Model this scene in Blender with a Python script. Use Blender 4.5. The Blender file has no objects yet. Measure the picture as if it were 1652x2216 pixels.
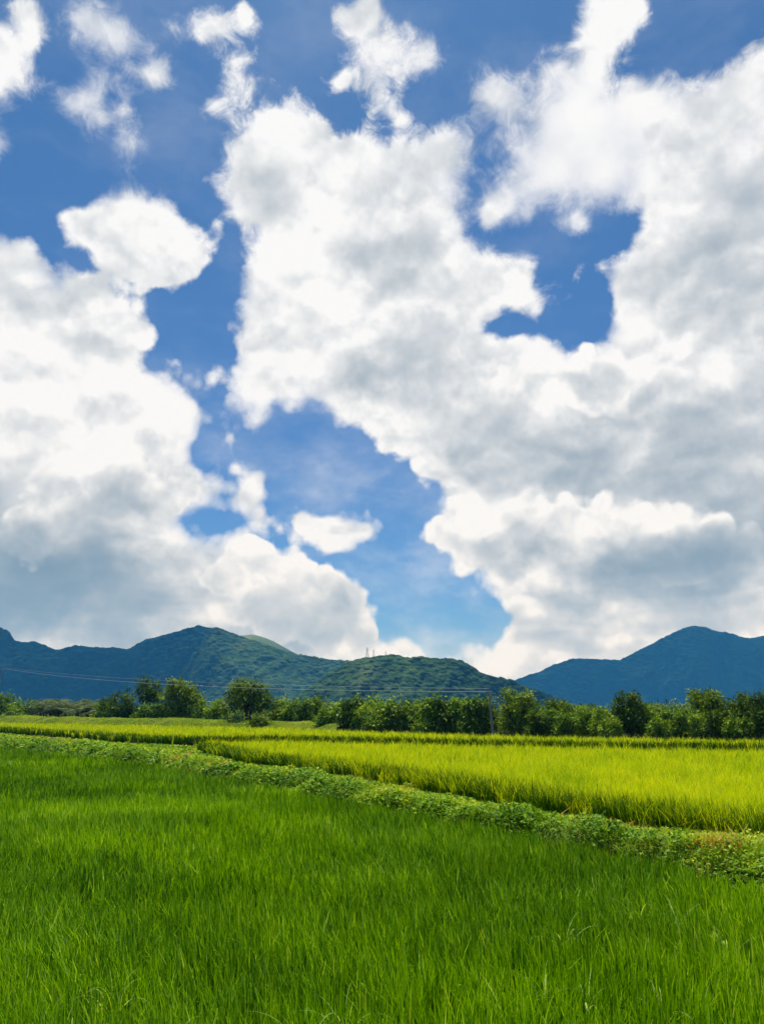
import bpy, math, random
import numpy as np
from mathutils import Vector

rng = np.random.default_rng(7)
random.seed(7)
S = bpy.context.scene
COL = S.collection
R = math.radians

# ---------------------------------------------------------------- camera
EYE = 3.0
FLEN = 0.741                       # focal length in picture heights
VW, VH = 1652.0, 2215.0            # pixel frame used for measuring the photograph
PITCH = math.atan((1536.0/VH-0.5)/FLEN)
cam = bpy.data.cameras.new('camera')
cam.sensor_fit = 'VERTICAL'
cam.sensor_height = 36.0
cam.lens = 36.0*FLEN
cam.clip_start = 0.1
cam.clip_end = 40000.0
camo = bpy.data.objects.new('camera', cam)
COL.objects.link(camo)
camo.location = (0, 0, EYE)
camo.rotation_euler = (math.pi/2+PITCH, 0, 0)
S.camera = camo


def ray(x, y):
    """direction of a measured pixel of the photograph"""
    u = (x-VW/2)/VH
    v = (VH/2-y)/VH
    c, s = math.cos(PITCH), math.sin(PITCH)
    return Vector((u, FLEN*c-v*s, FLEN*s+v*c))


def on_z(x, y, z):
    d = ray(x, y)
    t = (z-EYE)/d.z
    return Vector((0, 0, EYE))+d*t


def at_y(x, y, Y):
    d = ray(x, y)
    return Vector((0, 0, EYE))+d*(Y/d.y)


# ---------------------------------------------------------------- helpers
def tag(o, label=None, cat=None, group=None, kind=None):
    if label: o['label'] = label
    if cat: o['category'] = cat
    if group: o['group'] = group
    if kind: o['kind'] = kind
    return o


def link(name, me, parent=None):
    o = bpy.data.objects.new(name, me)
    COL.objects.link(o)
    if parent is not None:
        o.parent = parent
    return o


def empty(name, loc, rz=0.0):
    o = bpy.data.objects.new(name, None)
    COL.objects.link(o)
    o.location = loc
    o.rotation_euler = (0, 0, rz)
    o.empty_display_size = 0.3
    return o


def mesh_np(name, verts, faces, mat, smooth=False, attrs=None):
    """verts (n,3), faces (m,k) all with k corners -> mesh"""
    verts = np.ascontiguousarray(verts, np.float32)
    faces = np.ascontiguousarray(faces, np.int32)
    me = bpy.data.meshes.new(name)
    n, (m, k) = len(verts), faces.shape
    me.vertices.add(n)
    me.vertices.foreach_set('co', verts.ravel())
    me.loops.add(m*k)
    me.loops.foreach_set('vertex_index', faces.ravel())
    me.polygons.add(m)
    me.polygons.foreach_set('loop_start', np.arange(0, m*k, k, dtype=np.int32))
    me.polygons.foreach_set('loop_total', np.full(m, k, np.int32))
    if attrs:
        for an, (dom, dat) in attrs.items():
            a = me.attributes.new(an, 'FLOAT', dom)
            a.data.foreach_set('value', np.ascontiguousarray(dat, np.float32))
    me.update(calc_edges=True)
    me.polygons.foreach_set('use_smooth', np.full(m, smooth, bool))
    if mat: me.materials.append(mat)
    return me


class NT:
    """small helper to write node graphs as expressions"""
    def __init__(self, tree):
        self.t = tree
        self.n = tree.nodes
        self.l = tree.links

    def node(self, typ, **kw):
        nd = self.n.new(typ)
        for k, v in kw.items():
            setattr(nd, k, v)
        return nd

    def put(self, sock, v):
        if isinstance(v, bpy.types.NodeSocket):
            self.l.new(v, sock)
        else:
            sock.default_value = v

    def m(self, op, a, b=None, c=None, clamp=False):
        nd = self.node('ShaderNodeMath', operation=op, use_clamp=clamp)
        for i, v in enumerate((a, b, c)):
            if v is not None: self.put(nd.inputs[i], v)
        return nd.outputs[0]

    def v(self, op, a, b=None, scale=None):
        nd = self.node('ShaderNodeVectorMath', operation=op)
        self.put(nd.inputs[0], a)
        if b is not None: self.put(nd.inputs[1], b)
        if scale is not None: self.put(nd.inputs['Scale'], scale)
        return nd.outputs['Value'] if op in ('DOT_PRODUCT', 'LENGTH', 'DISTANCE') else nd.outputs['Vector']

    def noise(self, vec, scale, detail=4, rough=.5, col=False, typ='FBM', lac=2.0, dist=0.0):
        nd = self.node('ShaderNodeTexNoise')
        nd.noise_type = typ
        self.put(nd.inputs['Vector'], vec)
        nd.inputs['Scale'].default_value = scale
        nd.inputs['Detail'].default_value = detail
        nd.inputs['Roughness'].default_value = rough
        nd.inputs['Lacunarity'].default_value = lac
        nd.inputs['Distortion'].default_value = dist
        return nd.outputs['Color'] if col else nd.outputs['Fac']

    def smooth(self, v, lo, hi, a=0., b=1.):
        nd = self.node('ShaderNodeMapRange', interpolation_type='SMOOTHSTEP')
        self.put(nd.inputs[0], v)
        for i, q in enumerate((lo, hi, a, b)):
            nd.inputs[i+1].default_value = q
        return nd.outputs[0]

    def lin(self, v, lo, hi, a=0., b=1.):
        nd = self.node('ShaderNodeMapRange', interpolation_type='LINEAR')
        self.put(nd.inputs[0], v)
        for i, q in enumerate((lo, hi, a, b)):
            nd.inputs[i+1].default_value = q
        return nd.outputs[0]

    def mix(self, f, a, b, blend='MIX'):
        nd = self.node('ShaderNodeMix', data_type='RGBA', blend_type=blend)
        self.put(nd.inputs[0], f)
        for s, v in ((nd.inputs[6], a), (nd.inputs[7], b)):
            if isinstance(v, tuple) and len(v) == 3: v = v+(1,)
            self.put(s, v)
        return nd.outputs[2]


def new_mat(name):
    m = bpy.data.materials.new(name)
    m.use_nodes = True
    m.node_tree.nodes.clear()
    g = NT(m.node_tree)
    out = g.node('ShaderNodeOutputMaterial')
    return m, g, out

# ---------------------------------------------------------------- sky, clouds and sun
SUN_EL, SUN_AZ = R(71), R(-6)      # sun ahead of the camera, high, a little left
SUN_DIR = Vector((math.sin(SUN_AZ)*math.cos(SUN_EL), math.cos(SUN_AZ)*math.cos(SUN_EL), math.sin(SUN_EL)))
sun = bpy.data.lights.new('sun', 'SUN')
sun.energy = 4.9
sun.angle = R(0.5)
sun.color = (1.0, 0.95, 0.86)
suno = bpy.data.objects.new('sun', sun)
COL.objects.link(suno)
suno.location = (0, 0, 60)
suno.rotation_euler = SUN_DIR.to_track_quat('Z', 'Y').to_euler()

# cloud cover as soft lobes over the dome: direction, sharpness, amount
LOBES = [
(0.081,0.938,0.3371,12.8,3.068),(-0.4294,0.5522,0.7146,3906.2,-0.045),(-0.4294,0.5522,0.7146,3906.2,-0.045),
(-0.4763,0.8602,0.1823,44.4,1.824),(-0.0207,0.9617,0.2734,156.2,-3.276),(0.4717,0.726,0.5004,44.4,1.087),(0.4856,0.8736,0.0322,44.4,1.24),
(0.2065,0.8538,0.4778,156.2,-1.153),(-0.4843,0.6943,0.5323,44.4,1.182),(-0.2136,0.9769,0.0089,156.2,0.959),
(0.0808,0.9881,0.1306,493.8,-2.699),(-0.2192,0.8663,0.4488,493.8,-1.75),(-0.15,0.9304,0.3344,493.8,-1.506),
(0.2208,0.7142,0.6642,493.8,1.053),(-0.1031,0.7793,0.6181,493.8,0.83),(-0.4243,0.6421,0.6385,1479.3,1.51),(0.3481,0.61,0.7118,493.8,-0.626),
(-0.391,0.7211,0.5719,493.8,-1.38),(0.2416,0.6218,0.745,1479.3,1.594),(-0.2331,0.7495,0.6196,1479.3,-1.207),
(0.1144,0.6465,0.7543,493.8,-0.683),(-0.4679,0.708,0.529,1479.3,-1.58),(-0.4098,0.9122,-0,493.8,0.885),(0.3969,0.6721,0.6251,493.8,1.098),
(0.046,0.9989,0.0091,156.2,0.63),(-0.3669,0.5688,0.7361,156.2,-0.517),(-0.001,0.6937,0.7202,1479.3,1.306),
(0.2517,0.7969,0.5492,1479.3,-1.186),(-0.1909,0.8154,0.5465,1479.3,-1.142),(-0.0596,0.9701,0.2353,1479.3,1.689),
(0.2131,0.9398,0.2672,156.2,-0.763),(-0.0702,0.6099,0.7894,156.2,-0.516),(-0.2153,0.949,0.2302,3906.2,-1.838),
(0.1267,0.7721,0.6227,3906.2,-1.487),(-0.1631,0.6996,0.6957,1479.3,0.99),(-0.0012,0.9887,0.1501,1479.3,-0.873),
(0.1835,0.8094,0.5578,3906.2,-1.4),(-0.3042,0.7342,0.6069,1479.3,-0.645),(-0.2824,0.6582,0.6979,3906.2,1.078),
(-0.3011,0.7782,0.5512,1479.3,0.969),(0.0226,0.8877,0.4599,493.8,-0.61),(-0.0886,0.6987,0.71,1479.3,-0.766),
(0.0459,0.7263,0.6858,3906.2,-1.011),(0.1467,0.9829,0.1108,3906.2,-1.397),(-0.3449,0.791,0.5054,3906.2,-0.903),
(-0.2237,0.9204,0.3207,3906.2,-1.565),(0.3076,0.6601,0.6853,1479.3,-0.921),(0.2509,0.8512,0.4611,3906.2,-1.445),
(-0.1458,0.9614,0.2332,1479.3,-0.861),(0.3088,0.7111,0.6316,1479.3,0.552),(-0.0484,0.7365,0.6747,3906.2,-1.063),
(-0.3888,0.6415,0.6613,3906.2,1.098),(0.4227,0.5875,0.6901,1479.3,-0.654),(0.1123,0.8133,0.5709,3906.2,-0.868),
(0.4375,0.6261,0.6454,3906.2,0.825),(-0.2734,0.8394,0.4697,1479.3,-0.717),(0.1386,0.7201,0.6799,3906.2,0.915),
(-0.5149,0.831,0.2102,493.8,-0.544),(-0.3693,0.833,0.412,493.8,0.547),(-0.4198,0.6926,0.5866,3906.2,1.169),
(-0.3135,0.6904,0.6519,3906.2,1.004),(-0.1256,0.7367,0.6645,3906.2,1.038),(0.1916,0.6387,0.7452,3906.2,-0.751),
(-0.2174,0.7844,0.5809,3906.2,-1.077),(-0.0211,0.6556,0.7548,3906.2,0.946),(0.4937,0.824,0.2782,493.8,0.404),
(0.0257,0.7858,0.618,1479.3,0.614),(0.0133,0.9377,0.3472,1479.3,0.961),(0.1138,0.9159,0.3849,1479.3,-0.509),(0.2585,0.966,-0,493.8,0.43),
(0.2916,0.7829,0.5495,3906.2,-1.248),(0.144,0.8701,0.4713,3906.2,-1.095),(-0.2228,0.7138,0.6639,3906.2,-0.543),
(-0.4764,0.879,0.0202,1479.3,0.617),(0.2359,0.6667,0.707,3906.2,0.842),(-0.3211,0.9464,0.0349,493.8,0.491),
(0.0036,0.9947,0.1025,3906.2,-0.96),(-0.2649,0.8126,0.5192,3906.2,0.877),(-0.4289,0.7634,0.483,1479.3,0.603),
(-0.3443,0.6633,0.6644,3906.2,-0.73),(-0.207,0.8382,0.5046,3906.2,-0.879),(-0.3459,0.7587,0.552,3906.2,0.823),
(-0.0158,0.9717,0.2357,3906.2,1.278),(0.2494,0.6942,0.6752,3906.2,-0.812),(0.16,0.8411,0.5166,3906.2,0.537),
(-0.088,0.9869,0.1353,1479.3,0.497),(0.2161,0.8585,0.465,3906.2,-1.211),(0.2113,0.819,0.5335,3906.2,-1.163),
(0.1005,0.9733,0.2062,1479.3,0.649),(-0.234,0.6303,0.7403,1479.3,-0.357),(-0.4265,0.5931,0.6829,3906.2,-0.51),
(-0.2493,0.6842,0.6853,3906.2,0.792),(0.1501,0.6783,0.7193,3906.2,-0.589),(0.3592,0.6451,0.6745,3906.2,-0.701),
(-0.2027,0.6919,0.693,3906.2,-0.701),(-0.1549,0.8621,0.4824,1479.3,0.445),(-0.2667,0.8938,0.3606,1479.3,0.449),
(0.0734,0.761,0.6446,3906.2,0.702),(0.1484,0.8143,0.5612,3906.2,-0.874),(0.2888,0.604,0.7428,3906.2,-0.508),
(-0.4583,0.7929,0.4015,1479.3,0.448),(-0.1822,0.6646,0.7246,3906.2,0.541),(0.3183,0.7523,0.5768,1479.3,0.378),
(0.0206,0.7475,0.6639,3906.2,-0.592),(0.1159,0.7478,0.6538,3906.2,-0.617),(-0.1536,0.7591,0.6326,3906.2,0.66),
(0.0353,0.6604,0.7501,3906.2,-0.522),(-0.1593,0.9738,0.1623,1479.3,0.397),(-0.103,0.9643,0.2439,3906.2,0.809),
(-0.4532,0.6848,0.5707,3906.2,0.55),(-0.2552,0.713,0.6531,3906.2,-0.577),(-0.2724,0.7587,0.5917,3906.2,-0.681),
(0.2075,0.791,0.5755,3906.2,-0.703),(-0.032,0.7678,0.6399,3906.2,0.54),(-0.253,0.7919,0.5558,3906.2,0.569),
(0.0792,0.7146,0.6951,3906.2,-0.744),(-0.1656,0.7876,0.5935,3906.2,0.55),(0.0531,0.6953,0.7167,3906.2,0.638),
(-0.086,0.9963,0.0091,1479.3,0.392),(-0.1434,0.834,0.5328,3906.2,0.519),(0.028,0.9808,0.1929,1479.3,-0.295),
(0.0619,0.9487,0.3101,3906.2,0.579),(-0.3672,0.6907,0.623,3906.2,-0.602),(-0.4137,0.8847,0.2146,1479.3,-0.338),
(-0.5129,0.8487,0.1288,3906.2,-0.604),(0.2661,0.8347,0.4821,3906.2,-0.746),(-0.0447,0.9264,0.3738,3906.2,0.532),
(0.1957,0.7683,0.6094,3906.2,0.454),(0.1105,0.7887,0.6047,3906.2,-0.602),(0.2535,0.7579,0.6011,3906.2,0.43),
(-0.1943,0.7435,0.6399,3906.2,-0.452),(-0.1951,0.9024,0.3843,3906.2,-0.586),(-0.1024,0.9295,0.3544,3906.2,-0.574),
(-0.2721,0.8625,0.4266,3906.2,-0.516),(-0.1783,0.6403,0.7471,3906.2,-0.396),(-0.4337,0.6691,0.6035,3906.2,-0.388),
(0.4748,0.8582,0.195,1479.3,0.296),(-0.3202,0.8371,0.4435,3906.2,0.424),(-0.5131,0.8049,0.2981,3906.2,-0.528),
(0.3942,0.6871,0.6103,3906.2,-0.534),(0.3864,0.6188,0.684,3906.2,-0.408),(-0.3161,0.8128,0.4893,3906.2,-0.533),
(0.171,0.862,0.4772,3906.2,-0.606),(0.1708,0.924,0.3422,1479.3,-0.348),(-0.3482,0.8074,0.4762,3906.2,0.494),
(0.347,0.8628,0.3675,493.8,-0.162),(0.3711,0.9286,-0,493.8,0.229),(-0.2512,0.9407,0.2282,3906.2,-0.549),(0.1666,0.986,0.009,1479.3,0.264),
(-0.1029,0.9731,0.2062,3906.2,-0.447),(-0.2765,0.9472,0.1626,493.8,0.161),(0.0936,0.6831,0.7243,3906.2,-0.414),
(-0.4231,0.7281,0.5392,3906.2,-0.507),(-0.3722,0.7688,0.5201,3906.2,-0.574),(0.1131,0.7173,0.6875,3906.2,0.495),
(0.1928,0.6933,0.6944,3906.2,0.451),(-0.401,0.7588,0.5133,3906.2,0.564),(-0.3447,0.7211,0.601,3906.2,-0.408),
(0.2895,0.696,0.6571,3906.2,0.426),(-0.1508,0.6682,0.7286,3906.2,0.384),(0.4696,0.8038,0.3652,1479.3,0.254),
(-0.197,0.9404,0.2773,3906.2,-0.424),(-0.3074,0.6384,0.7057,3906.2,0.344),(0.2282,0.5953,0.7704,3906.2,0.464),
(-0.0158,0.9591,0.2828,3906.2,0.524),(0.1783,0.6064,0.7749,3906.2,-0.359),(-0.0447,0.9891,0.1404,3906.2,0.486),
(0.0987,0.894,0.437,1479.3,-0.28),(-0.039,0.7111,0.702,3906.2,0.34),(0.0808,0.9868,0.1401,3906.2,0.663),
(-0.4649,0.7461,0.4767,3906.2,0.407),(-0.4736,0.8167,0.3296,1479.3,0.3),(0.1803,0.6648,0.7249,3906.2,-0.338),
(0.4531,0.7007,0.5511,1479.3,0.219),(-0.5103,0.788,0.3445,3906.2,-0.386),(-0.4698,0.7644,0.4415,3906.2,0.345),
(-0.0722,0.8835,0.4629,1479.3,-0.241),(0.2979,0.8179,0.4923,3906.2,0.346),(-0.3424,0.6832,0.645,3906.2,0.428),
(-0.0449,0.9829,0.1785,3906.2,-0.378),]
# where the clouds are thick enough to look grey from below: measured spot, radius, amount
GREY = [(850,505,85,.30),(600,350,60,.20),(565,440,50,.12),(880,740,90,.26),(780,850,110,.26),(960,830,110,.22),(1060,930,110,.36),(1190,990,110,.46),(1290,1045,90,.42),
        (1110,1230,70,.38),(1230,1235,75,.42),(1350,1220,80,.50),(1470,1200,80,.55),(1570,1170,80,.52),(1660,1150,90,.55),
        (1500,480,110,.26),(1570,610,130,.26),(1430,700,100,.12),(1480,900,120,.22),(1560,1000,120,.38),(1640,900,100,.22),(1500,1060,80,.22),
        (1400,1340,120,.20),(1560,1310,120,.26),(1240,1300,80,.22),(1180,1400,90,.1),
        (30,1210,90,.70),(140,1245,80,.66),(30,1290,90,.85),(150,1300,80,.70),(280,1310,90,.62),(360,1290,70,.35),(310,1080,60,.30),(250,1180,90,.24),(420,1200,90,.16),(20,1090,70,.2),
        (660,1330,80,.34),(720,1370,60,.36),(600,1300,100,.16),(560,1380,100,.1),(200,960,110,.08),(250,800,90,.06)]

EXPO = .45                         # the photograph is exposed for the fields
WHITE = [(1000,1140,60,.34),(1130,1130,60,.30),(1260,1150,55,.34),(1400,1120,60,.34),(940,1170,50,.3),(1480,770,60,.22),(610,250,55,.3),(1250,330,110,.2),(330,1170,60,.34),(200,1040,50,.22),
         (280,940,90,.16),(1330,810,70,.3),(1210,880,60,.2),(1640,1105,45,.45),(580,1215,60,.3),(330,1370,70,.3),(120,1375,80,.3),(1060,800,60,.16),(700,700,80,.15),(1180,1310,60,.25),(1450,1290,60,.2),(880,1080,50,.15),(700,450,70,.14)]
# small scraps and wisps: measured spot, radius, amount
WISPS = [(1235,490,20,.55),(1262,482,14,.4),(1235,640,12,.25),(1255,585,10,.4),(1250,650,40,-.35),(1130,610,30,.15),
         (60,30,18,.8),(82,70,18,.8),(75,95,12,.6),(180,30,24,.9),(375,55,26,.7),(262,305,16,.8),(125,465,16,.8),(150,480,16,.5),(545,1020,24,.8),(555,1050,18,.7),(530,1075,18,.8),(560,1120,22,.7),(590,1125,14,.5),
         (555,915,22,.9),(500,945,12,.8),(545,760,22,.7),(530,830,26,.6),(570,860,20,.6),(660,1120,50,.15),(620,1120,30,.3),(770,1150,40,.25),(735,1190,24,.4),(1080,450,24,.5),(1060,480,16,.5),(1065,370,18,.7),
         (730,30,16,.9),(760,70,18,.5),(740,175,14,.7),(735,195,10,.5),(800,15,18,.7),(780,40,16,.6),(930,120,26,.4),(540,40,14,.9),(535,15,10,.7),(460,230,16,.7),(440,60,18,.6),(480,50,16,.5),(345,170,18,.5),(270,250,14,.6),(215,265,12,.6),(150,225,20,.5),
         (870,245,14,.6),(900,260,16,.4),(690,265,16,.6),(720,265,12,.4),(1380,20,18,.6),(1360,50,18,.5),(1300,150,20,.4),(1440,165,18,.4),(1290,170,20,.5),(400,150,12,.5),(470,485,9,.7),(240,210,12,-.5),(310,55,22,-.3),(628,922,8,.5),(800,1045,14,.5),(855,1050,10,.35),
         (320,720,18,.5),(435,570,22,.6),(420,600,16,.4),(215,620,24,.7),(185,610,20,.5),
         (300,510,80,.3),(340,590,45,.4),(400,520,40,.3),(122,438,52,-1.5),(170,425,26,-.6),(180,540,45,.7),(165,495,30,.5),(240,450,40,.3),(400,560,34,.3),(190,600,26,-.5),(80,520,60,-.15),
         (1130,220,55,-.34),(1055,230,36,-.25),(1200,150,45,-.28),(1300,80,50,-.24),(830,120,45,-.2),(500,120,45,-.3),(580,195,26,-.5),(550,225,20,-.3),(950,260,30,-.25),(930,300,26,-.2)]
# nearer heaps standing in front of the main cloud sheet, with crisp sunlit tops and grey bases
FRONT = [(945,1160,48,.9),(1000,1128,42,.9),(1075,1150,55,.9),(1160,1128,50,1.0),(1250,1140,58,1.0),(1340,1135,55,.9),(1430,1160,58,.9),(1530,1180,52,.8),(1625,1185,60,.9),(1030,1215,46,.8),(1130,1222,50,.9),(1250,1222,54,.9),(1370,1218,54,.9),(1480,1215,50,.8),
         (500,1222,44,.9),(543,1172,20,.9),(590,1225,48,1.0),(655,1262,48,1.0),(720,1290,48,1.0),(765,1305,34,.8),(560,1300,75,1.0),(650,1345,75,1.0),(740,1365,56,.9),(790,1385,34,.7),(440,1270,44,.7),
         (360,1055,46,.9),(285,1040,52,.9),(215,1075,56,.9),(420,1085,36,.6),(130,1120,60,.8),(40,1150,60,.8),(330,1110,50,.7),
         (1240,800,48,.8),(1310,800,46,.8),(1370,830,42,.7),(1190,840,40,.6),(1280,860,56,.7)]
FGREY = [(20,1175,60,.5),(110,1195,55,.45),(220,1130,50,.3),(1420,1262,40,.5),(1320,1262,40,.5),(1220,1262,40,.45),(1120,1258,36,.4),(1520,1235,44,.5),(1060,1222,36,.45),(1150,1238,38,.60),(1260,1238,42,.80),(1370,1228,44,.95),(1470,1215,44,1.0),(1570,1198,50,1.0),(1650,1195,50,1.0),
         (690,1345,60,.34),(740,1380,50,.40),(600,1320,60,.20),(540,1360,60,.16),(500,1290,50,.2),(340,1100,44,.42),(260,1110,50,.36),(150,1170,60,.42),(40,1200,60,.5),(1280,880,50,.25)]
REL_A, REL_B, REL_C, REL_D = 1.1, .7, .5, .62
W = bpy.data.worlds.new('World')
S.world = W
W.use_nodes = True
W.node_tree.nodes.clear()
g = NT(W.node_tree)
wout = g.node('ShaderNodeOutputWorld')
bg = g.node('ShaderNodeBackground')
bg.inputs['Strength'].default_value = SKY_STRENGTH = 0.1
g.l.new(bg.outputs[0], wout.inputs[0])
d0 = g.node('ShaderNodeTexCoord').outputs['Generated']
sky = g.node('ShaderNodeTexSky', sky_type='NISHITA')
sky.sun_disc = False
sky.sun_elevation = SUN_EL
sky.sun_rotation = SUN_AZ
sky.altitude = 0
sky.air_density = 1.0
sky.dust_density = 0.5
sky.ozone_density = 2.5

# wind-torn edges: push the lookup direction about with fine noise
wn = g.noise(d0, 9.0, 5, .6, col=True)
wv = g.v('SUBTRACT', wn, (.5, .5, .5))
dw = g.v('NORMALIZE', g.v('ADD', d0, g.v('SCALE', wv, scale=.036)))


def lobes(acc, items, vec):
    for (d, k, a) in items:
        e = g.m('EXPONENT', g.m('ADD', g.v('DOT_PRODUCT', vec, tuple(q*k for q in d)), math.log(abs(a))-k))
        acc = e if acc is None else g.m('ADD' if a > 0 else 'SUBTRACT', acc, e)
    return acc


def spots(L, f=1.0):
    """measured spots of the photograph (x, y, radius, amount) as lobes on the dome"""
    return [(tuple(ray(x, y).normalized()), (VH*FLEN/(r*f))**2, a) for (x, y, r, a) in L]


cov = g.m('SUBTRACT', lobes(None, [((x, y, z), k, a) for (x, y, z, k, a) in LOBES]+spots(WISPS), dw), .95)
elv = g.node('ShaderNodeSeparateXYZ')
g.l.new(d0, elv.inputs[0])
high = g.smooth(elv.outputs[2], .40, .66)          # wispier overhead, more heaped towards the horizon
nA = g.noise(d0, 12.0, 9, .60)
nB = g.noise(g.v('ADD', d0, (3.1, 1.7, .4)), 33.0, 7, .68, dist=.55)


def billow(vec, sc=26.0):
    vor = g.node('ShaderNodeTexVoronoi', feature='F1')
    g.put(vor.inputs['Vector'], vec)
    vor.inputs['Scale'].default_value = sc
    vor.inputs['Detail'].default_value = 1.0
    vor.inputs['Roughness'].default_value = .6
    return g.m('SUBTRACT', .56, vor.outputs['Distance'])


dv = g.v('ADD', d0, g.v('SCALE', wv, scale=.03))
bil = billow(dv)
zA = g.m('SUBTRACT', nA, .5)
zB = g.m('SUBTRACT', nB, .5)
edge = g.smooth(cov, .25, 1.0, 1.0, .25)           # only the rims are torn
rag = g.m('ADD', g.m('MULTIPLY', zA, 2.3), g.m('MULTIPLY', zB, g.lin(high, 0, 1, .9, 2.6)))
rag = g.m('ADD', rag, g.m('MULTIPLY', bil, g.lin(high, 0, 1, 1.2, .2)))
t = g.m('ADD', g.m('MULTIPLY', cov, 1.15), g.m('MULTIPLY', rag, edge))
soft = g.smooth(g.noise(d0, 4.5, 2, .5), .36, .64, .75, 1.75)
alpha = g.smooth(g.m('MULTIPLY', t, g.m('MULTIPLY', soft, g.lin(high, 0, 1, 1.25, .85))), -.52, 1.0)
alpha = g.m('POWER', alpha, g.lin(high, 0, 1, .85, 1.15))
# billow relief: the same shapes looked up a little towards the sun
upv = (SUN_DIR-Vector((0, .85, .5))*.3).normalized()
nS = g.noise(dw, 8.0, 4, .5)
nS2 = g.noise(g.v('ADD', dw, tuple(upv*.045)), 8.0, 4, .5)
nT = g.noise(dw, 22.0, 5, .55)
nT2 = g.noise(g.v('ADD', dw, tuple(upv*.014)), 22.0, 5, .55)
bil2 = billow(g.v('ADD', dv, tuple(upv*.014)))
rel = g.m('ADD', g.m('MULTIPLY', g.m('SUBTRACT', nS2, nS), REL_A), g.m('MULTIPLY', g.m('SUBTRACT', nT2, nT), REL_B))
rel = g.m('ADD', rel, g.m('MULTIPLY', g.m('MULTIPLY', g.m('SUBTRACT', bil2, bil), edge), REL_C))
# heaped-up heads inside the cloud: rounded tops catch light, the hollows under them are greyer
hv = g.v('MULTIPLY', g.v('ADD', d0, g.v('SCALE', g.v('SUBTRACT', g.noise(d0, 10.0, 6, .6, col=True), (.5, .5, .5)), scale=.11)), (1, 1, 1.35))
h1 = billow(hv, 11.0)
h2 = billow(g.v('ADD', hv, tuple(upv*.030)), 11.0)
rel = g.m('ADD', rel, g.m('MULTIPLY', g.m('MULTIPLY', g.m('SUBTRACT', h2, h1), g.m('MULTIPLY', g.smooth(t, .1, 1.1), g.lin(high, 0, 1, 1.0, .6))), REL_D))
dg = g.v('NORMALIZE', g.v('ADD', d0, g.v('SCALE', g.v('SUBTRACT', g.noise(d0, 7.0, 5, .58, col=True), (.5, .5, .5)), scale=.13)))
G = lobes(None, spots([(x, y, r, a*1.3) for (x, y, r, a) in GREY]+[(x, y, r, -a*1.3) for (x, y, r, a) in WHITE], .80), dg)
nC = g.noise(g.v('MULTIPLY', dw, (1, 1, 2.0)), 6.0, 5, .5)
G = g.m('MULTIPLY', G, g.lin(nC, .3, .7, .65, 1.35))
G = g.m('ADD', G, g.m('MULTIPLY', g.smooth(nC, .42, .68), .09))
streak = g.smooth(g.noise(g.v('MULTIPLY', dw, (1, 1, 6.0)), 5.5, 5, .5), .42, .66, -.12, .22)
G = g.m('ADD', G, g.m('MULTIPLY', streak, g.smooth(elv.outputs[2], .12, .34, 1, 0)))
G = g.m('MULTIPLY', G, g.smooth(t, -.1, 1.0, .3, 1))
G = g.m('ADD', g.m('ADD', G, g.smooth(t, .4, 1.6, 0, .03)), rel)
lum = g.m('SUBTRACT', 1.0, g.m('EXPONENT', g.m('MULTIPLY', g.m('MAXIMUM', G, 0), -1.25)))
ccol = g.mix(lum, (.96, .965, .975), (.19, .28, .36))
fcov = g.m('SUBTRACT', lobes(None, spots(FRONT, .95), dw), .62)
ft = g.m('ADD', g.m('MULTIPLY', fcov, 1.2), g.m('ADD', g.m('MULTIPLY', zA, 1.3), g.m('MULTIPLY', bil, 1.1)))
falpha = g.smooth(ft, -.06, .42)
FG = g.m('MULTIPLY', lobes(None, spots(FGREY, .9), dg), g.lin(nC, .3, .7, .8, 1.2))
FG = g.m('MULTIPLY', FG, g.smooth(ft, .0, .8, .82, 1))
FG = g.m('ADD', g.m('ADD', FG, rel), g.smooth(ft, .15, .9, -.05, .06))
flum = g.m('SUBTRACT', 1.0, g.m('EXPONENT', g.m('MULTIPLY', g.m('MAXIMUM', FG, 0), -1.25)))
fcol = g.mix(flum, (.97, .972, .975), (.19, .28, .36))
ccol = g.mix(falpha, ccol, fcol)
alpha = g.m('MAXIMUM', alpha, falpha)
# thin veils in the gaps low in the sky
veil = g.m('MULTIPLY', g.smooth(g.noise(g.v('MULTIPLY', dw, (1, 1, 2.2)), 5.0, 7, .6), .40, .80), g.smooth(elv.outputs[2], .05, .50, .62, .12))
alpha = g.m('ADD', alpha, g.m('MULTIPLY', veil, g.m('SUBTRACT', 1.0, alpha)))
skyc = g.mix(1.0, sky.outputs[0], (.41/1.366, .755/1.366, 1.04/1.366), 'MULTIPLY')
skyc = g.mix(1.0, skyc, g.mix(g.smooth(elv.outputs[2], .02, .72), (1.12, .93, .97), (.88, .87, .88)), 'MULTIPLY')
cem = g.v('SCALE', ccol, scale=1/SKY_STRENGTH/2**EXPO)
fin = g.mix(alpha, skyc, cem)
g.l.new(fin, bg.inputs['Color'])
try:
    W.cycles.sampling_method = 'MANUAL'
    W.cycles.sample_map_resolution = 256
except Exception:
    pass

S.view_settings.view_transform = 'Standard'
S.view_settings.look = 'None'
S.view_settings.exposure = EXPO
S.view_settings.gamma = 1.0
S.view_settings.use_curve_mapping = False
S.render.film_transparent = False
S.cycles.use_denoising = True
S.cycles.max_bounces = 8
S.cycles.diffuse_bounces = 3
S.cycles.transmission_bounces = 4
S.cycles.glossy_bounces = 2
S.cycles.transparent_max_bounces = 8
S.cycles.volume_bounces = 0
S.cycles.sample_clamp_indirect = 6.0
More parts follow.
